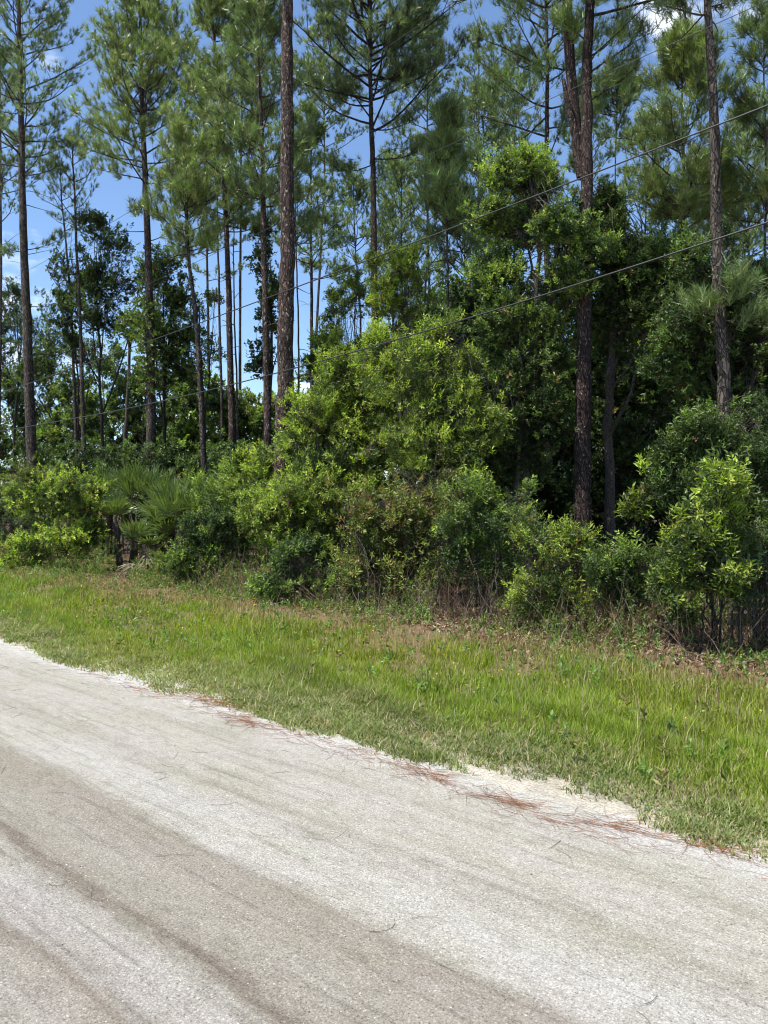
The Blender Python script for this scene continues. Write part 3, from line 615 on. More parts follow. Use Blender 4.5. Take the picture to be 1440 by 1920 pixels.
# ------------------------------------------------------------------ broadleaf trees and shrubs
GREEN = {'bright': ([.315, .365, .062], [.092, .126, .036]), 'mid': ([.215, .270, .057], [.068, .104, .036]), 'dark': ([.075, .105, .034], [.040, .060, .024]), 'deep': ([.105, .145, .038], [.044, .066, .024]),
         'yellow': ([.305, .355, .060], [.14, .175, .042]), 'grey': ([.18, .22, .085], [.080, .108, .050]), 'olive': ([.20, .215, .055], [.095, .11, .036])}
def bush_geo(seed, lumps, sprays, n=9, L=.07, W=.024, tone='mid', stems=6, twigs=120, stem_r=.02, ang=.95, alen=.13, gap=.36, shell=.45, lowfade=.35, base_spread=.25, upb=.55, zmin=.12, tree=False, holes=.28, dead=.010):
    """lumps: (x,y,z,rx,ry,rz) relative to the base; sprays split by volume"""
    rng = RS(seed); lumps = np.array(lumps, float)
    wgt = (lumps[:, 3] * lumps[:, 5]) ** 1.0; wgt /= wgt.sum()
    per = 9; Q = int(sprays / per * 1.75); li_ = rng.choice(len(lumps), Q, p=wgt)
    d = nrm(rng.normal(0, 1, (Q, 3)) + np.array([0, 0, .25])); ext = np.clip(rng.normal(.95, .22, Q) + .4 * (rng.uniform(0, 1, Q) < .07) * np.clip(d[:, 2] + .5, 0, 1), .45, 1.6)
    inner = lumps[li_, :3] + rng.normal(0, .22, (Q, 3)) * lumps[li_, 3:6]
    outer = lumps[li_, :3] + d * ext[:, None] * lumps[li_, 3:6]
    dl = outer - inner; LEN = np.linalg.norm(dl, axis=1)
    ns = 1.1 * fnoise(outer, 2.6, seed * .37) + .5 * fnoise(outer, 5., seed * .11)
    zr = (outer[:, 2] - lumps[:, 2].min()) / max(np.ptp(lumps[:, 2]) + .5, .1) + .3
    keepq = (ns > np.quantile(ns, gap)) & (outer[:, 2] > zmin) & (rng.uniform(0, 1, Q) < np.clip(1 - lowfade + zr * 2.2, .2, 1))
    idx = np.nonzero(keepq)[0][:int(sprays / per)]
    inner, outer, dl, LEN, ext, d = (a_[idx] for a_ in (inner, outer, dl, LEN, ext, d)); Q = len(idx)
    sf = 1 - (1 - shell) * (np.arange(per) / per)[None] * np.ones((Q, 1)) * 1.25 + rng.normal(0, .03, (Q, per)); sf = np.clip(sf, .1, 1.02)
    bow = rng.normal(0, .10, (Q, 3)) + np.array([0, 0, -.10])
    def onshoot(f): return inner[:, None] + dl[:, None] * f[..., None] + (bow * LEN[:, None])[:, None] * np.sin(f * 3.1416)[..., None]
    tw_ = 1 - np.arange(per) / per
    pos = (onshoot(sf) + rng.normal(0, 1, (Q, per, 3)) * (.03 + .16 * LEN[:, None, None] * (1 - sf[..., None]) + .028)).reshape(-1, 3)
    tan = np.repeat(nrm(dl - bow * LEN[:, None] * 1.5), per, 0)
    rr = (ext[:, None] * (.45 + .55 * sf)).reshape(-1)
    hn = fnoise(pos, 4.2, seed * .9) + .4 * fnoise(pos, 9., seed * .3); keep = (pos[:, 2] > zmin * .5) & (hn > np.quantile(hn, holes)); pos, tan, rr = pos[keep], tan[keep], rr[keep]; m = len(pos)
    ax = nrm(tan * .8 + np.array([0, 0, upb]) + rng.normal(0, .38, (m, 3)))
    V, Fc, si, li = spray(rng, pos, ax, n, alen, L, W, ang, .28, .06)
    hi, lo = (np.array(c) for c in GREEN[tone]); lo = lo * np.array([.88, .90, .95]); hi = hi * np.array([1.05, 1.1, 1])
    # fresh yellow-green growth on outer branch tips; darker inner leaves paint in shade
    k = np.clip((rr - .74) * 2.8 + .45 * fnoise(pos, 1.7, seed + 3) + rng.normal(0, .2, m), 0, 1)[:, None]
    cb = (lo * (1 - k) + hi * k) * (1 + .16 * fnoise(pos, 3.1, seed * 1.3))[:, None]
    cb = np.where((rng.uniform(0, 1, m) < dead)[:, None], np.array([.24, .15, .07]), cb)
    col = tint(rng, cb, m, m * n, si, li)
    # stems up into the lumps, twigs out to the sprays
    parts = []
    if stems:
        j = rng.integers(0, len(lumps), stems); a = rng.uniform(0, 6.28, stems)
        b = np.stack([np.cos(a) * base_spread * rng.uniform(.1, 1, stems), np.sin(a) * base_spread * rng.uniform(.1, 1, stems), np.full(stems, -.05)], -1)
        b[:, :2] += lumps[j][:, :2] * .35 * (base_spread > .12)
        e = lumps[j][:, :3] + rng.normal(0, .3, (stems, 3)) * lumps[j][:, 3:6]
        nn = 9; s = np.linspace(0, 1, nn)
        P = b[:, None] + (e - b)[:, None] * s[None, :, None]; P[..., :2] -= ((e - b)[:, None, :2]) * (.35 * np.sin(s * math.pi))[None, :, None]
        P += rng.normal(0, .02, P.shape) * s[None, :, None] * 2
        if tree:     # one trunk, limbs leaving it one above the other
            zt = np.quantile(lumps[:, 2], .8); xt = np.average(lumps[:, 0], weights=lumps[:, 5]); yt = np.average(lumps[:, 1])
            tt_ = np.linspace(0, 1, 16); TP = np.stack([xt * tt_ ** 1.5, yt * tt_ ** 1.5, -.05 + (zt + .05) * tt_], -1) + np.cumsum(rng.normal(0, .035, (16, 3)), 0) * np.array([1, 1, .2])
            parts.append(tubes(TP[None], (stem_r * 1.5 * (1 - .75 * tt_) * (1 + .4 * np.exp(-tt_ * 16)))[None], 9, rng, .04))
            fz = np.clip(e[:, 2] / zt * rng.uniform(.45, .85, stems), .15, .95); st0, _ = at_curve(TP[None], np.zeros(stems, int), fz)
            P = st0[:, None] + (e - st0)[:, None] * s[None, :, None] + rng.normal(0, .05, (stems, nn, 3)) * (s * (1.3 - s))[None, :, None]
            P[..., 2] += (-.12 * np.linalg.norm(e - st0, axis=1))[:, None] * np.sin(s * 3.1416)[None]; stem_r = stem_r * .6
        parts.append(tubes(P, stem_r * rng.uniform(.6, 1.2, stems)[:, None] * np.linspace(1, .35, nn)[None], 6))
        q = rng.integers(0, m, twigs); src = rng.integers(0, stems, twigs); f = rng.uniform(.35, 1, twigs)
        dist = np.linalg.norm(pos[q][:, None] - P[:, 5][None], axis=2); src = np.argmin(dist, 1)
        p0, _ = at_curve(P, src, f); s4 = np.linspace(0, 1, 5)
        TW = p0[:, None] + (pos[q] - p0)[:, None] * s4[None, :, None] + rng.normal(0, .035, (twigs, 5, 3)) * (s4 * (1.2 - s4))[None, :, None]
        TW[..., 2] += (np.linalg.norm(pos[q] - p0, axis=1)[:, None] * .12) * np.sin(s4 * 3.1416)[None]
        sel = rng.permutation(Q)[:twigs * 2]; fs = np.tile(np.linspace(0, 1, 6), (Q, 1)); parts.append(tubes(onshoot(fs)[sel], np.tile(max(stem_r * .22, .0035) * np.linspace(1, .4, 6), (len(sel), 1)), 3))
        parts.append(tubes(TW, max(stem_r * .3, .005) * np.linspace(1, .4, 5)[None] * rng.uniform(.6, 1.2, (twigs, 1)), 3))
    return V, Fc, col, (join(parts) if parts else None)
def bush(name, label, cat, bx, t, lumps, seed, group=None, stem='stem', crown='foliage', mat=None, D=None, by=None, ratio=.85, **kw):
    """lumps in photo pixels (x, y, rx, ry, extra depth m) at the plant's own distance"""
    kw.setdefault('tree', stem == 'trunk')
    if D is None: D = depth(bx, t)
    s = D / F; X = (bx - 720) * s; z0 = float(gzw(X, D))
    L_ = [((x - bx) * s + (x - 720) / F * dd, dd, CH + (HY - y) * (D + dd) / F - z0, rx * s, rx * s * ratio, ry * s) for x, y, rx, ry, dd in lumps]
    rg = RS(seed + 9000); ch = []
    for l in L_:
        for _ in range(3):
            dd = nrm(rg.normal(0, 1, 3) + np.array([0, -.3, .45])); f = rg.uniform(.28, .5)
            ch.append((l[0] + dd[0] * l[3] * .95, l[1] + dd[1] * l[4] * .95, l[2] + dd[2] * l[5] * .95, l[3] * f, l[4] * f, l[5] * f * 1.15))
    L_ = [(a, b, c, p * .92, q * .92, r_ * .92) for a, b, c, p, q, r_ in L_] + ch
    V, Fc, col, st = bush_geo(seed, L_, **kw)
    e = thing(name, (X, D, z0), label, cat, group)
    if st is not None: link(stem, make_mesh(name + '_stem', *st, smooth=True), mat or M_STEM, e)
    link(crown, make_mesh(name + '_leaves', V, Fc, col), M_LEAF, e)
    return e
GS = 'shrubs along the edge of the woods'
B = bush
# front shrubs, left to right
B('shrub', 'grey-green shrub at the left edge of the photo', 'shrub', 5, 9.4, [(0, 960, 50, 60, 0), (25, 1010, 45, 60, -.3), (-40, 950, 60, 70, .2)], 301, GS, sprays=2600, tone='grey', W=.02, L=.08)
B('shrub', 'rounded shrub with bright fresh tips, left of the palmettos', 'shrub', 130, 9.2, [(130, 940, 62, 60, 0), (80, 950, 50, 60, .3), (165, 985, 38, 45, 0), (120, 1020, 75, 45, -.2), (60, 1035, 45, 35, -.3), (30, 1040, 40, 28, -.2)], 302, GS, sprays=6500, tone='bright', W=0.0279, L=0.0680)
B('shrub', 'olive shrub peeking over the back of the bright-tipped left shrub', 'shrub', 90, 10.6, [(75, 905, 50, 35, 0), (30, 925, 45, 40, 0), (120, 935, 30, 25, .2)], 303, GS, sprays=2600, tone='olive', W=.024, L=.09)
B('shrub', 'dark green rounded shrub right of the palmettos, hollow shade beneath', 'shrub', 400, 9.3, [(415, 945, 50, 55, .2), (440, 990, 70, 55, 0), (385, 1010, 45, 45, -.2), (470, 930, 50, 45, .3), (490, 1040, 55, 45, 0), (400, 1060, 55, 35, -.2), (350, 1050, 35, 35, -.3), (430, 895, 40, 25, .7)], 304, GS, sprays=8060, tone='mid', W=0.0197, L=0.0638)
B('shrub', 'light green low shrub top catching sun left of the big bright shrub', 'shrub', 500, 10.4, [(500, 870, 50, 30, 0), (470, 890, 45, 40, .2), (545, 885, 40, 35, 0)], 305, GS, sprays=2300, tone='bright', W=.026)
B('shrub', 'big bright shrub mound right of the thickest trunk', 'shrub', 620, 9.9, [(570, 770, 40, 38, 0), (620, 790, 75, 75, 0), (680, 750, 75, 75, .2), (650, 860, 100, 80, 0), (600, 880, 70, 60, -.2), (720, 700, 55, 50, .3)], 306, GS, sprays=11700, tone='bright', W=0.0213, L=0.0638, stem_r=.03, twigs=200)
B('shrub', 'tallest bright shrub, leaning right against the dark oaks', 'shrub', 800, 10.2, [(760, 710, 70, 60, 0), (815, 665, 48, 45, .2), (835, 770, 75, 75, 0), (770, 820, 85, 80, -.1), (870, 700, 40, 40, .4), (840, 870, 80, 60, 0), (842, 612, 22, 32, .1), (905, 800, 40, 50, .2), (715, 660, 40, 35, .2)], 307, GS, sprays=10660, tone='bright', W=0.0180, L=0.0765, stem_r=.03, twigs=220)
B('shrub', 'sunlit yellow-green shrub below the bright mound', 'shrub', 560, 9.1, [(530, 950, 70, 50, 0), (620, 925, 65, 38, 0), (580, 990, 90, 55, 0), (490, 960, 45, 45, .1), (650, 960, 50, 40, .1)], 308, GS, sprays=7800, tone='yellow', W=0.0213, L=0.0595)
B('shrub', 'low dark shrub at the foot of the sunlit yellow-green shrub', 'shrub', 590, 8.9, [(560, 1060, 80, 40, 0), (640, 1070, 60, 45, 0), (520, 1090, 50, 25, -.1), (650, 1110, 35, 22, -.2)], 309, GS, sprays=3000, tone='mid', W=.022, gap=.45, holes=.3, stems=14, twigs=220, stem_r=.008, base_spread=.5)
B('shrub', 'tangled twiggy shrub in the middle, brown stems showing', 'shrub', 740, 9.2, [(720, 960, 90, 70, .1), (780, 1000, 80, 70, 0), (700, 1040, 70, 50, 0), (800, 930, 80, 60, .3), (770, 1080, 60, 35, -.1)], 310, GS, sprays=4800, tone='olive', W=.020, L=.07, gap=.42, dead=.13, holes=.3, stems=26, twigs=500, stem_r=.012, base_spread=.8)
B('shrub', 'small-leaved shrub below the tallest bright shrub', 'shrub', 900, 9.0, [(880, 950, 60, 55, .2), (930, 1000, 65, 60, 0), (880, 1050, 50, 45, -.1), (960, 950, 55, 40, .2), (950, 1060, 40, 40, -.2), (900, 1100, 50, 32, -.1), (850, 1030, 40, 50, 0)], 311, GS, sprays=3900, tone='mid', W=.018, L=.058, n=10, gap=.42, holes=.32, stems=18, twigs=300, stem_r=.010, base_spread=.6)
B('shrub', 'pale open shrub in front of the forked pine', 'shrub', 1050, 9.0, [(1020, 1020, 60, 38, 0), (1085, 1050, 55, 40, 0), (1040, 1090, 60, 40, -.1), (995, 985, 45, 25, .3), (1130, 1090, 45, 30, 0), (1000, 1115, 50, 30, -.1), (1080, 1130, 60, 26, -.1)], 312, GS, sprays=3300, tone='bright', W=.017, L=.055, n=10, gap=.45, holes=.35, stems=18, twigs=260, stem_r=.009, base_spread=.5)
B('shrub', 'low bright shrub between the forked pine and the sapling', 'shrub', 1190, 9.3, [(1180, 1045, 55, 30, 0), (1235, 1030, 45, 30, .2), (1150, 1075, 40, 32, -.2), (1230, 1080, 45, 32, 0), (1170, 1115, 50, 30, -.1), (1220, 1125, 40, 26, -.1)], 313, GS, sprays=2900, tone='mid', W=.017, L=.055, n=10, gap=.45, holes=.35, stems=16, twigs=220, stem_r=.008, base_spread=.5)
B('shrub', 'glossy shrub behind the sapling at the right edge, upper one', 'shrub', 1350, 10.6, [(1330, 830, 70, 55, 0), (1400, 800, 80, 60, .2), (1270, 880, 45, 50, 0), (1380, 890, 90, 60, -.1), (1300, 930, 60, 45, -.1), (1450, 860, 60, 70, 0)], 314, GS, sprays=9100, tone='deep', W=0.0180, L=0.0553)
B('shrub', 'scraggly low shrub right of the sapling', 'shrub', 1420, 8.9, [(1430, 1040, 45, 40, 0), (1450, 1090, 50, 40, 0), (1400, 1100, 35, 35, 0), (1470, 1000, 40, 50, .2)], 315, GS, sprays=1700, tone='grey', W=.016, L=.05, gap=.35, stems=14)
B('shrub', 'low weedy shrub left of the sapling foot', 'shrub', 1265, 8.8, [(1262, 1100, 38, 30, 0), (1290, 1070, 35, 25, .2), (1275, 1145, 32, 22, -.1)], 316, GS, sprays=1000, tone='mid', W=.018, L=.06, gap=.3)
B('sapling', 'bright yellow-green sapling with dark slender stems at the right', 'sapling', 1335, 8.3, [(1350, 900, 45, 26, 0), (1285, 950, 42, 20, 0), (1340, 965, 65, 36, .1), (1405, 945, 40, 26, 0), (1375, 1015, 62, 32, 0), (1290, 1015, 50, 28, 0), (1330, 1070, 55, 26, 0), (1385, 1090, 35, 20, 0), (1280, 1090, 32, 20, 0)], 317, None, sprays=1250, tone='bright', W=.022, L=.078, n=9, holes=.1, dead=0,  ang=1.05, alen=.12, gap=.28, stems=9, stem_r=.012, base_spread=.10, shell=.2, twigs=110, mat=M_DARKSTEM, lowfade=.1)
B('sapling', 'thin green sapling in the dark between forked pine and right shrub', 'sapling', 1205, 10.2, [(1200, 890, 26, 14, 0), (1215, 915, 22, 14, 0), (1190, 950, 20, 18, 0)], 318, None, sprays=150, tone='bright', W=.028, L=.10, stems=2, base_spread=.03, mat=M_DARKSTEM, twigs=20)
B('small_tree', 'light green feathery small tree against the central pine trunk', 'small tree', 760, 14, [(755, 505, 45, 32, 0), (720, 545, 40, 30, 0), (790, 540, 35, 30, 0), (755, 585, 50, 30, 0), (700, 500, 18, 20, 0)], 319, None, sprays=1900, tone='yellow', W=.028, L=.09, stems=4, base_spread=.05, gap=.3)
B('small_tree', 'thin pale green small tree in the gap left of the central trunk', 'small tree', 650, 15, [(650, 520, 18, 20, 0), (640, 570, 35, 25, 0), (670, 555, 28, 22, 0), (625, 640, 40, 20, 0), (660, 660, 45, 25, 0)], 320, None, sprays=1300, tone='bright', W=.03, L=.09, stems=4, base_spread=.05, gap=.35)
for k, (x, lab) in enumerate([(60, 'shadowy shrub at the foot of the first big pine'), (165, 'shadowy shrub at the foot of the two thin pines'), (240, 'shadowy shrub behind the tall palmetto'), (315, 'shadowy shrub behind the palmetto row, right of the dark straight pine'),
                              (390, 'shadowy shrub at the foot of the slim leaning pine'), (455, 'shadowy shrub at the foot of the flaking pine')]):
    B('shrub', lab, 'shrub', x, 13.4, [(x, 860, 55, 35, 0), (x - 20, 920, 55, 50, 0), (x + 25, 930, 55, 50, .3), (x, 1000, 60, 40, 0)], 330 + k, 'shadowy shrubs under the left-hand pines', sprays=1900, tone=('deep', 'dark')[k % 2], W=.05, L=.10, alen=.18, twigs=60)  # deep and dark tones put the under-pine shade into the leaf colour
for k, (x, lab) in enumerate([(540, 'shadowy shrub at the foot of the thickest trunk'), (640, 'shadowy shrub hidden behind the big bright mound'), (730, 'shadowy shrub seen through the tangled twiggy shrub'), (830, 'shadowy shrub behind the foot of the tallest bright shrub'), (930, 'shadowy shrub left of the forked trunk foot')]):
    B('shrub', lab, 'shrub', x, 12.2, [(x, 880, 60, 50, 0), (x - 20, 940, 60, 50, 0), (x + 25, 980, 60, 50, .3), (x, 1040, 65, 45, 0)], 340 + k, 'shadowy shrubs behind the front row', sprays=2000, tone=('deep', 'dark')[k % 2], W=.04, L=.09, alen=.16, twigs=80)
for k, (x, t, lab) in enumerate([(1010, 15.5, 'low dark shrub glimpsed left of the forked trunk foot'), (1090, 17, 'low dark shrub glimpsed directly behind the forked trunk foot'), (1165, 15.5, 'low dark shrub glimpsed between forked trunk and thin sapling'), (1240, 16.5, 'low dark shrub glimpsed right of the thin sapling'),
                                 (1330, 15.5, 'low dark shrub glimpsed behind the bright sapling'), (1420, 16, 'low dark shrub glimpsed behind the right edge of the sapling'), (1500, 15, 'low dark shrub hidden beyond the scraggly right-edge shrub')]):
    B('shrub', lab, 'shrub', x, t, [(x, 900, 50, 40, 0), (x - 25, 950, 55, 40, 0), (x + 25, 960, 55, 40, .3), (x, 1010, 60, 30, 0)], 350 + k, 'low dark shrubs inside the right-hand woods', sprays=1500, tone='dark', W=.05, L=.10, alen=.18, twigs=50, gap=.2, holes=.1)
# oaks on the right; the deep leaf tone paints canopy shade into their colour
GO = 'broadleaf trees in the dark right-hand woods'
B('oak_tree', 'oak with a bright round sunlit top left of the forked pine', 'oak tree', 985, 12.2, [(950, 340, 60, 45, 0), (1015, 355, 50, 50, 0), (920, 410, 45, 40, 0), (990, 430, 70, 50, 0), (1075, 430, 50, 45, -.1), (930, 520, 55, 45, 0), (1050, 530, 60, 50, .1), (960, 610, 55, 45, 0), (1120, 400, 40, 30, 0), (1065, 425, 60, 26, -.7), (1120, 470, 42, 24, -.8), (1060, 520, 50, 22, -.8)], 401, GO, stem='trunk', crown='crown', sprays=13300, tone='mid', W=.026, L=.062, alen=.12, stems=7, stem_r=.07, base_spread=.08, twigs=200, gap=.44)
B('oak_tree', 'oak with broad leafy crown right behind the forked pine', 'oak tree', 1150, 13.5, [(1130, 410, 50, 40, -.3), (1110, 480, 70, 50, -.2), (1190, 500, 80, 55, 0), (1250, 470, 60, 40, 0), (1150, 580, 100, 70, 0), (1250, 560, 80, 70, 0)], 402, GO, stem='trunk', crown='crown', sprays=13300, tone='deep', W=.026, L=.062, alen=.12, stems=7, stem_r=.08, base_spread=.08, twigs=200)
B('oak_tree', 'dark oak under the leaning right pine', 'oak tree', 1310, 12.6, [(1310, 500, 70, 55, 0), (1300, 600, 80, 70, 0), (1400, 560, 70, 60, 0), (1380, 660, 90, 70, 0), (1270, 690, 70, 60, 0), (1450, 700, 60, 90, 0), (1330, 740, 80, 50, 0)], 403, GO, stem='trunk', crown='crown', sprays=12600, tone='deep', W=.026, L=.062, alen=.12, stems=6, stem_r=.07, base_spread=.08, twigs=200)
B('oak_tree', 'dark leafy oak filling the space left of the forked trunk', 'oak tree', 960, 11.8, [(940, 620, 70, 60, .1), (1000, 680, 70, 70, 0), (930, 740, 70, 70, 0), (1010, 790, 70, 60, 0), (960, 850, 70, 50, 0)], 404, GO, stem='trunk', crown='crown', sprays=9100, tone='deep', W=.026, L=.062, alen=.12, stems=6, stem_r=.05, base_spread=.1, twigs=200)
B('oak_tree', 'dim oak deep in shade right of the forked trunk', 'oak tree', 1180, 15.5, [(1150, 680, 80, 70, 0), (1230, 720, 80, 80, 0), (1170, 800, 90, 70, 0), (1260, 820, 70, 60, 0), (1130, 880, 60, 40, 0)], 405, GO, stem='trunk', crown='crown', sprays=7000, tone='dark', W=.04, L=.09, stems=6, stem_r=.07, base_spread=.1, twigs=160)
GD = 'dark thicket trees deep in the right-hand woods'
dark_at = ['behind the tallest bright shrub', 'just left of the slender dark-limbed pine', 'left of the forked trunk, close behind it', 'right of the forked trunk, close behind it', 'midway between forked pine and leaning pine', 'left of the leaning pine trunk', 'right of the leaning pine trunk', 'at the right edge, behind the glossy shrub', 'outermost at the right edge',
           'farthest back, left of the forked trunk', 'farthest back, right of the forked trunk', 'farthest back, left of the leaning trunk', 'farthest back, near the right edge', 'farthest back, behind the tallest bright shrub']
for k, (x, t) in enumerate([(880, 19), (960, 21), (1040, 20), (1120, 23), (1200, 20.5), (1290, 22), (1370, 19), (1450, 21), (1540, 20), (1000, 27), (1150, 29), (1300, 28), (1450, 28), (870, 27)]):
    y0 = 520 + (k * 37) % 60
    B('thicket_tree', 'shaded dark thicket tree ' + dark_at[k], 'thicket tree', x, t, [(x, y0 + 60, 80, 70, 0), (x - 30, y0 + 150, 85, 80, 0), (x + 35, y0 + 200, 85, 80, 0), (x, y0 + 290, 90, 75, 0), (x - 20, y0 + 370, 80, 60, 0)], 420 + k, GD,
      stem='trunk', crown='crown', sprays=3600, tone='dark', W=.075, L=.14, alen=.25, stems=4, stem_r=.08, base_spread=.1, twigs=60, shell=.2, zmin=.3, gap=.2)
# sweetgums and thicket on the left
GL = 'broadleaf trees standing among the left-hand pines'
big = dict(stem='trunk', crown='crown', W=.065, L=.09, alen=.22, stem_r=.06, base_spread=.06, mat=M_DARKSTEM, n=8)
B('sweetgum_tree', 'dark-leaved tree at the left edge below open blue sky', 'sweetgum', 20, 18, [(10, 590, 55, 50, 0), (60, 640, 55, 55, 0), (0, 680, 50, 60, 0), (95, 560, 28, 30, 0), (100, 690, 40, 40, 0)], 501, GL, sprays=4000, tone='deep', stems=7, twigs=160, gap=.46, **big)
B('sweetgum_tree', 'tall dark-leaved tree behind the two thin pines', 'sweetgum', 205, 16, [(200, 450, 50, 45, 0), (160, 520, 50, 50, 0), (225, 530, 55, 55, 0), (110, 500, 25, 22, 0), (190, 600, 60, 40, 0), (130, 600, 40, 45, 0)], 502, GL, sprays=4300, tone='deep', stems=7, twigs=180, gap=.46, **big)
B('sweetgum_tree', 'dark leafy tree whose leaves wrap round the vine-clad pine', 'sweetgum', 305, 14.5, [(300, 500, 45, 50, 0), (330, 560, 45, 45, 0), (280, 620, 45, 50, 0), (330, 650, 42, 45, 0), (300, 710, 45, 30, 0)], 503, GL, sprays=3500, tone='deep', stems=6, twigs=160, gap=.46, **big)
B('sweetgum_tree', 'small leafy tree at the dark side of the thickest trunk', 'sweetgum', 498, 13.6, [(492, 480, 22, 60, 0), (500, 600, 26, 60, 0), (485, 680, 26, 40, 0), (515, 540, 18, 40, 0)], 504, GL, sprays=900, tone='dark', stems=3, twigs=40, gap=.3, **big)
B('sweetgum_tree', 'leafy tree filling low between the two thin pines and the vine-clad pine', 'sweetgum', 150, 19, [(110, 640, 50, 35, 0), (170, 660, 50, 35, 0), (225, 690, 40, 30, 0), (60, 700, 40, 35, 0)], 506, GL, sprays=1700, tone='deep', stems=5, twigs=120, gap=.35, **big)
B('sweetgum_tree', 'ragged leafy tree between the slim leaning pine and the flaking pine', 'sweetgum', 395, 19, [(350, 600, 35, 40, 0), (395, 660, 35, 35, 0), (340, 680, 35, 35, 0), (400, 560, 20, 25, 0)], 507, GL, sprays=1000, tone='deep', stems=5, twigs=100, gap=.4, **big)
B('small_tree', 'ragged small tree low in the blue gap right of the thickest trunk', 'small tree', 610, 15.5, [(600, 640, 30, 28, 0), (570, 690, 28, 25, 0), (640, 690, 40, 25, 0), (615, 600, 18, 20, 0)], 508, None, sprays=1100, tone='mid', stems=4, twigs=90, gap=.4, W=.035, L=.09, base_spread=.05)
B('bare_tree', 'grey forked half-bare tree showing in the gap between the left pines', 'tree', 236, 18, [(240, 640, 14, 30, 0), (245, 590, 14, 20, 0)], 505, None, sprays=40, tone='mid', stems=3, twigs=40, stem='trunk', crown='crown', base_spread=.05, stem_r=.09, n=6, W=.05)
GT = 'far green thicket trees behind the left-hand pines'
green_at = ['outermost at the left edge', 'left of the first big pine', 'right of the first big pine', 'behind the two thin pines', 'left of the grey half-bare tree', 'behind the grey half-bare tree', 'behind the dark straight pine', 'left of the slim leaning pine', 'right of the slim leaning pine', 'behind the flaking pine', 'between the flaking pine and thickest trunk', 'behind the thickest trunk',
            'behind the grey thin pine in the blue gap', 'left of the central pine trunk', 'behind the central pine trunk', 'right of the central pine trunk', 'behind the young dark pine']
for k, (x, t, y0) in enumerate([(-40, 24, 730), (30, 22, 740), (85, 25, 715), (140, 22, 735), (195, 26, 700), (250, 23, 745), (300, 25, 730), (345, 22, 750), (395, 24, 755), (435, 21, 790), (480, 23, 800), (530, 22, 790), (590, 24, 730), (650, 23, 700), (710, 24, 680), (770, 23, 640), (830, 24, 620)]):
    B('thicket_tree', 'far green thicket tree ' + green_at[k], 'thicket tree', x, t, [(x, y0 - 18, 40, 40, 0), (x + 25, y0 + 25, 42, 35, 0), (x + 22, y0 + 70, 48, 45, .3), (x - 20, y0 + 100, 48, 45, 0), (x, y0 + 160, 55, 50, 0)], 540 + k,
      GT if x < 540 else 'thicket trees low behind the bright shrubs', stem='trunk', crown='crown', sprays=2900, tone=('mid', 'deep', 'olive', 'mid')[k % 4], W=.10, L=.16, alen=.3, stems=3, stem_r=.06, base_spread=.1, twigs=30, shell=.25, zmin=.3, gap=.2)
# vine on the dark straight pine
def vine(label, px, t, y0, y1, seed, n):
    rng = RS(seed); D = depth(px, t); s = D / F; y = rng.uniform(y0, y1, n); a = rng.uniform(0, 6.28, n); r = .16 + np.abs(rng.normal(0, .16, n))
    X = (px - 720) * s; pos = np.stack([np.cos(a) * r, np.sin(a) * r, CH + (HY - y) * s], -1)
    V, Fc, si, li = spray(rng, pos, np.stack([np.cos(a), np.sin(a), 0 * a + .2], -1) + rng.normal(0, .3, (n, 3)), 7, .15, .11, .07, 1.1, .3, .2)
    c = tint(rng, np.tile([.10, .13, .03], (n, 1)), n, n * 7, si, li)
    k = 40; z = np.linspace(.0, CH + (HY - y0) * s, k); th = z * .9
    P = np.stack([.17 * np.cos(th), .17 * np.sin(th), z], -1)
    e = thing('vine', (X, D, 0), label, 'vine'); link('stem', make_mesh('vine_stem', *tubes(P[None], np.full((1, k), .012), 4), smooth=True), M_DARKSTEM, e)
    link('foliage', make_mesh('vine_leaves', V, Fc, c), M_LEAF, e)
vine('leafy vine climbing the middle of the dark straight pine', 279, 13, 560, 740, 61, 260)

# ------------------------------------------------------------------ saw palmettos
def frond_geo(rng, base, az, el, pet, Lf, dead=False, nseg=21):
    d = np.array([math.cos(az) * math.cos(el), math.sin(az) * math.cos(el), math.sin(el)])
    hub = base + d * pet + np.array([0, 0, -.05 * pet])
    side = nrm(np.cross(d, np.array([0, 0, 1.]))); up = np.cross(side, d)
    th = np.linspace(-1.55, 1.55, nseg) + rng.normal(0, .03, nseg)
    l = Lf * (1 - .12 * np.abs(th)) * rng.uniform(.9, 1.08, nseg)
    dd = d[None] * np.cos(th)[:, None] + side[None] * np.sin(th)[:, None] + up[None] * (.22 * np.abs(np.sin(th)) + .10)[:, None]
    if dead: dd = dd + np.array([0, 0, -.7]) + rng.normal(0, .22, (nseg, 3)); l = l * .85
    dd = nrm(dd); wv = nrm(np.cross(dd, up[None] + rng.normal(0, .35, (nseg, 3))))
    W = .024; m = hub + dd * (l * .45)[:, None]; tip = hub + dd * l[:, None] + np.array([0, 0, -1.]) * (l * rng.uniform(.02, .22, nseg))[:, None]
    nn = np.cross(wv, dd) * W * .35
    V = np.stack([np.tile(hub, (nseg, 1)), m + wv * W - nn, tip, m - wv * W - nn, m + nn], 1).reshape(-1, 3)
    i = np.arange(nseg)[:, None] * 5
    Fc = np.concatenate([i + np.array([[0, 1, 4]]), i + np.array([[1, 2, 4]]), i + np.array([[0, 4, 3]]), i + np.array([[4, 2, 3]])], 1).reshape(-1, 3)
    s = np.linspace(0, 1, 5)[:, None]; P = base + (hub - base) * s + np.array([0, 0, .08 * pet]) * np.sin(s * 3.14)
    return V, Fc, P
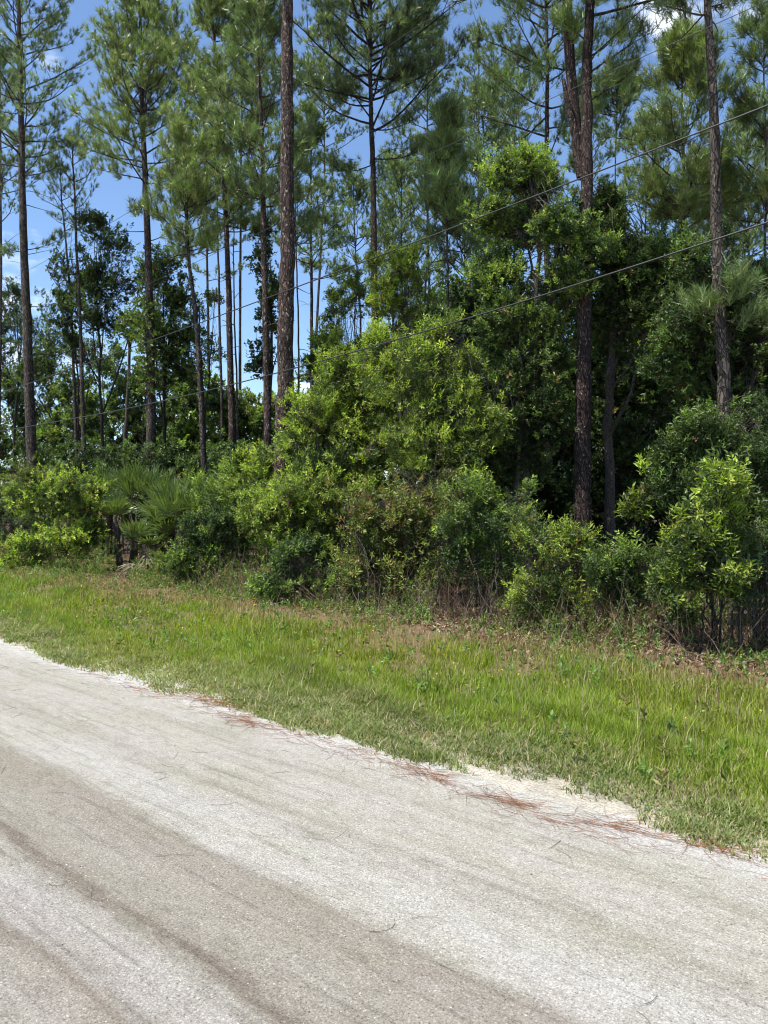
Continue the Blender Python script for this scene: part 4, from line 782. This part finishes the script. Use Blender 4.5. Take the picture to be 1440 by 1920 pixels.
def palmetto(label, px, t, top, seed, nf, size=.80, deadf=0, group='saw palmettos in the gap of the shrubs'):
    rng = RS(seed); D = depth(px, t); X = (px - 720) / F * D; z0 = float(gzw(X, D)); zt = CH + (HY - top) / F * D - z0
    e = thing('palmetto', (X, D, z0), label, 'palmetto', group)
    st = max(zt - size * 1.75, .1); P = np.stack([np.zeros(6), np.zeros(6), np.linspace(-.05, st, 6)], -1)
    P[:, 0] += rng.normal(0, .03, 6)
    link('trunk', make_mesh('palmetto_trunk', *tubes(P[None], np.linspace(.11, .08, 6)[None], 8, rng, .1), smooth=True), M_STEM, e)
    pets = []
    for k in range(nf + deadf):
        dead = k >= nf
        el = rng.uniform(.55, 1.5) if not dead else rng.uniform(-.8, -.1)
        V, Fc, Pp = frond_geo(rng, np.array([0, 0, st + rng.uniform(-.1, .06)]), k * 2.4 + rng.normal(0, .3), el, size * rng.uniform(.65, 1.0) * (.6 if dead else 1), size * rng.uniform(.85, 1.1), dead)
        b = np.array([.22, .18, .13]) if dead else np.array([.13, .18, .055])
        col = np.tile(b * rng.uniform(.75, 1.25), (len(Fc), 1)) * (1 + rng.normal(0, .1, (len(Fc), 1)))
        o = link('dead_frond' if dead else 'frond', make_mesh('frond', V, Fc, np.clip(col, .01, 1)), M_DEAD if dead else M_FROND, e)
        pets.append(Pp)
    pets = np.array(pets); link('stalk', make_mesh('stalk', *tubes(pets, np.full(pets.shape[:2], .007), 4), smooth=True), M_STEM, e)
M_FROND = leaf_mat('palmetto_frond', .28, .32, .6)
palmetto('palmetto with broad upright fans just right of the bright-tipped shrub', 190, 10.8, 885, 81, 15)
palmetto('palmetto low in the gap, fans lit at the tips, between two taller ones', 300, 10.2, 925, 82, 14, .65)
palmetto('palmetto fans rising over the left shoulder of the dark rounded shrub', 338, 10.0, 900, 83, 13, .7)
palmetto('palmetto fans at the top left of the gap, beside the bright-tipped shrub', 205, 11.3, 862, 71, 16)
palmetto('tall palmetto in the middle of the gap, fans pointing straight up', 250, 10.9, 860, 72, 14)
palmetto('palmetto in front of the dark straight pine', 292, 11.2, 862, 73, 17)
palmetto('palmetto at the right end of the fan row, dark leaning fans', 322, 10.5, 885, 74, 15)
palmetto('low sunlit palmetto with drooping dead grey fronds below', 268, 9.7, 962, 75, 15, .55, 7)
palmetto('small palmetto fan cluster half hidden by the left bright-tipped shrub', 218, 10.1, 915, 76, 12, .5)
palmetto('pale fan palmetto low at the left side of the dark rounded shrub', 345, 9.2, 1000, 77, 9, .5, 6)
palmetto('palmetto tops showing behind the dark rounded shrub', 360, 11.2, 872, 78, 14)
palmetto('spiky palmetto half buried behind the light green low shrub', 425, 11.0, 860, 79, 13)

# ------------------------------------------------------------------ overhead cables, strung parallel to the road
m_c, t_c, o_c = nodes('cable_sheath'); pc_ = t_c.nodes.new('ShaderNodeBsdfPrincipled'); pc_.inputs['Base Color'].default_value = (.02, .02, .02, 1); pc_.inputs['Roughness'].default_value = .5
t_c.links.new(pc_.outputs[0], o_c.inputs[0])
def cable(label, pts, t, rad):
    r, z = [], []
    for px, py in pts:
        D = depth(px, t); X = (px - 720) / F * D; r.append(CA * X - SA * D); z.append(CH + (HY - py) / F * D)
    c = np.polyfit(r, z, 2 if len(pts) > 3 else 1)
    rr = np.linspace(min(r) - 14, max(r) + 12, 160); zz = np.polyval(c, rr)
    lo, hi = min(r), max(r)                           # keep the ends gentle
    sl, sh = np.polyval(np.polyder(c), lo), np.polyval(np.polyder(c), hi)
    zz = np.where(rr < lo, np.polyval(c, lo) + sl * (rr - lo), zz); zz = np.where(rr > hi, np.polyval(c, hi) + sh * (rr - hi), zz)
    P = np.concatenate([rt_xy(rr, np.full_like(rr, t)), zz[:, None]], 1); c0 = P[0].copy()
    o = link('overhead_cable', make_mesh('overhead_cable', *tubes((P - c0)[None], np.full((1, 160), rad), 6), smooth=True), m_c, loc=c0)
    tag(o, label, 'cable', 'overhead cables parallel to the road')
cable('lowest thick overhead cable, crossing in front of the bright shrubs', [(1440, 420), (1050, 541), (870, 600), (690, 650), (480, 710), (370, 740), (150, 782)], 8.0, .0095)
cable('second thick overhead cable, crossing the thickest trunk mid-height', [(1440, 195), (1100, 335), (850, 427), (720, 480), (480, 565), (380, 605), (200, 668), (0, 738)], 8.0, .0085)
cable('thin overhead cable passing behind the stub of the forked pine', [(1440, 2), (1280, 78), (1100, 157), (1000, 200), (820, 285)], 8.6, .0038)
cable('highest thin overhead cable near the top of the central pine', [(860, 2), (780, 55), (640, 150), (555, 202), (60, 505)], 8.6, .0038)
print('objects', len(COL.objects), 'tris', sum(len(m.polygons) for m in bpy.data.meshes))
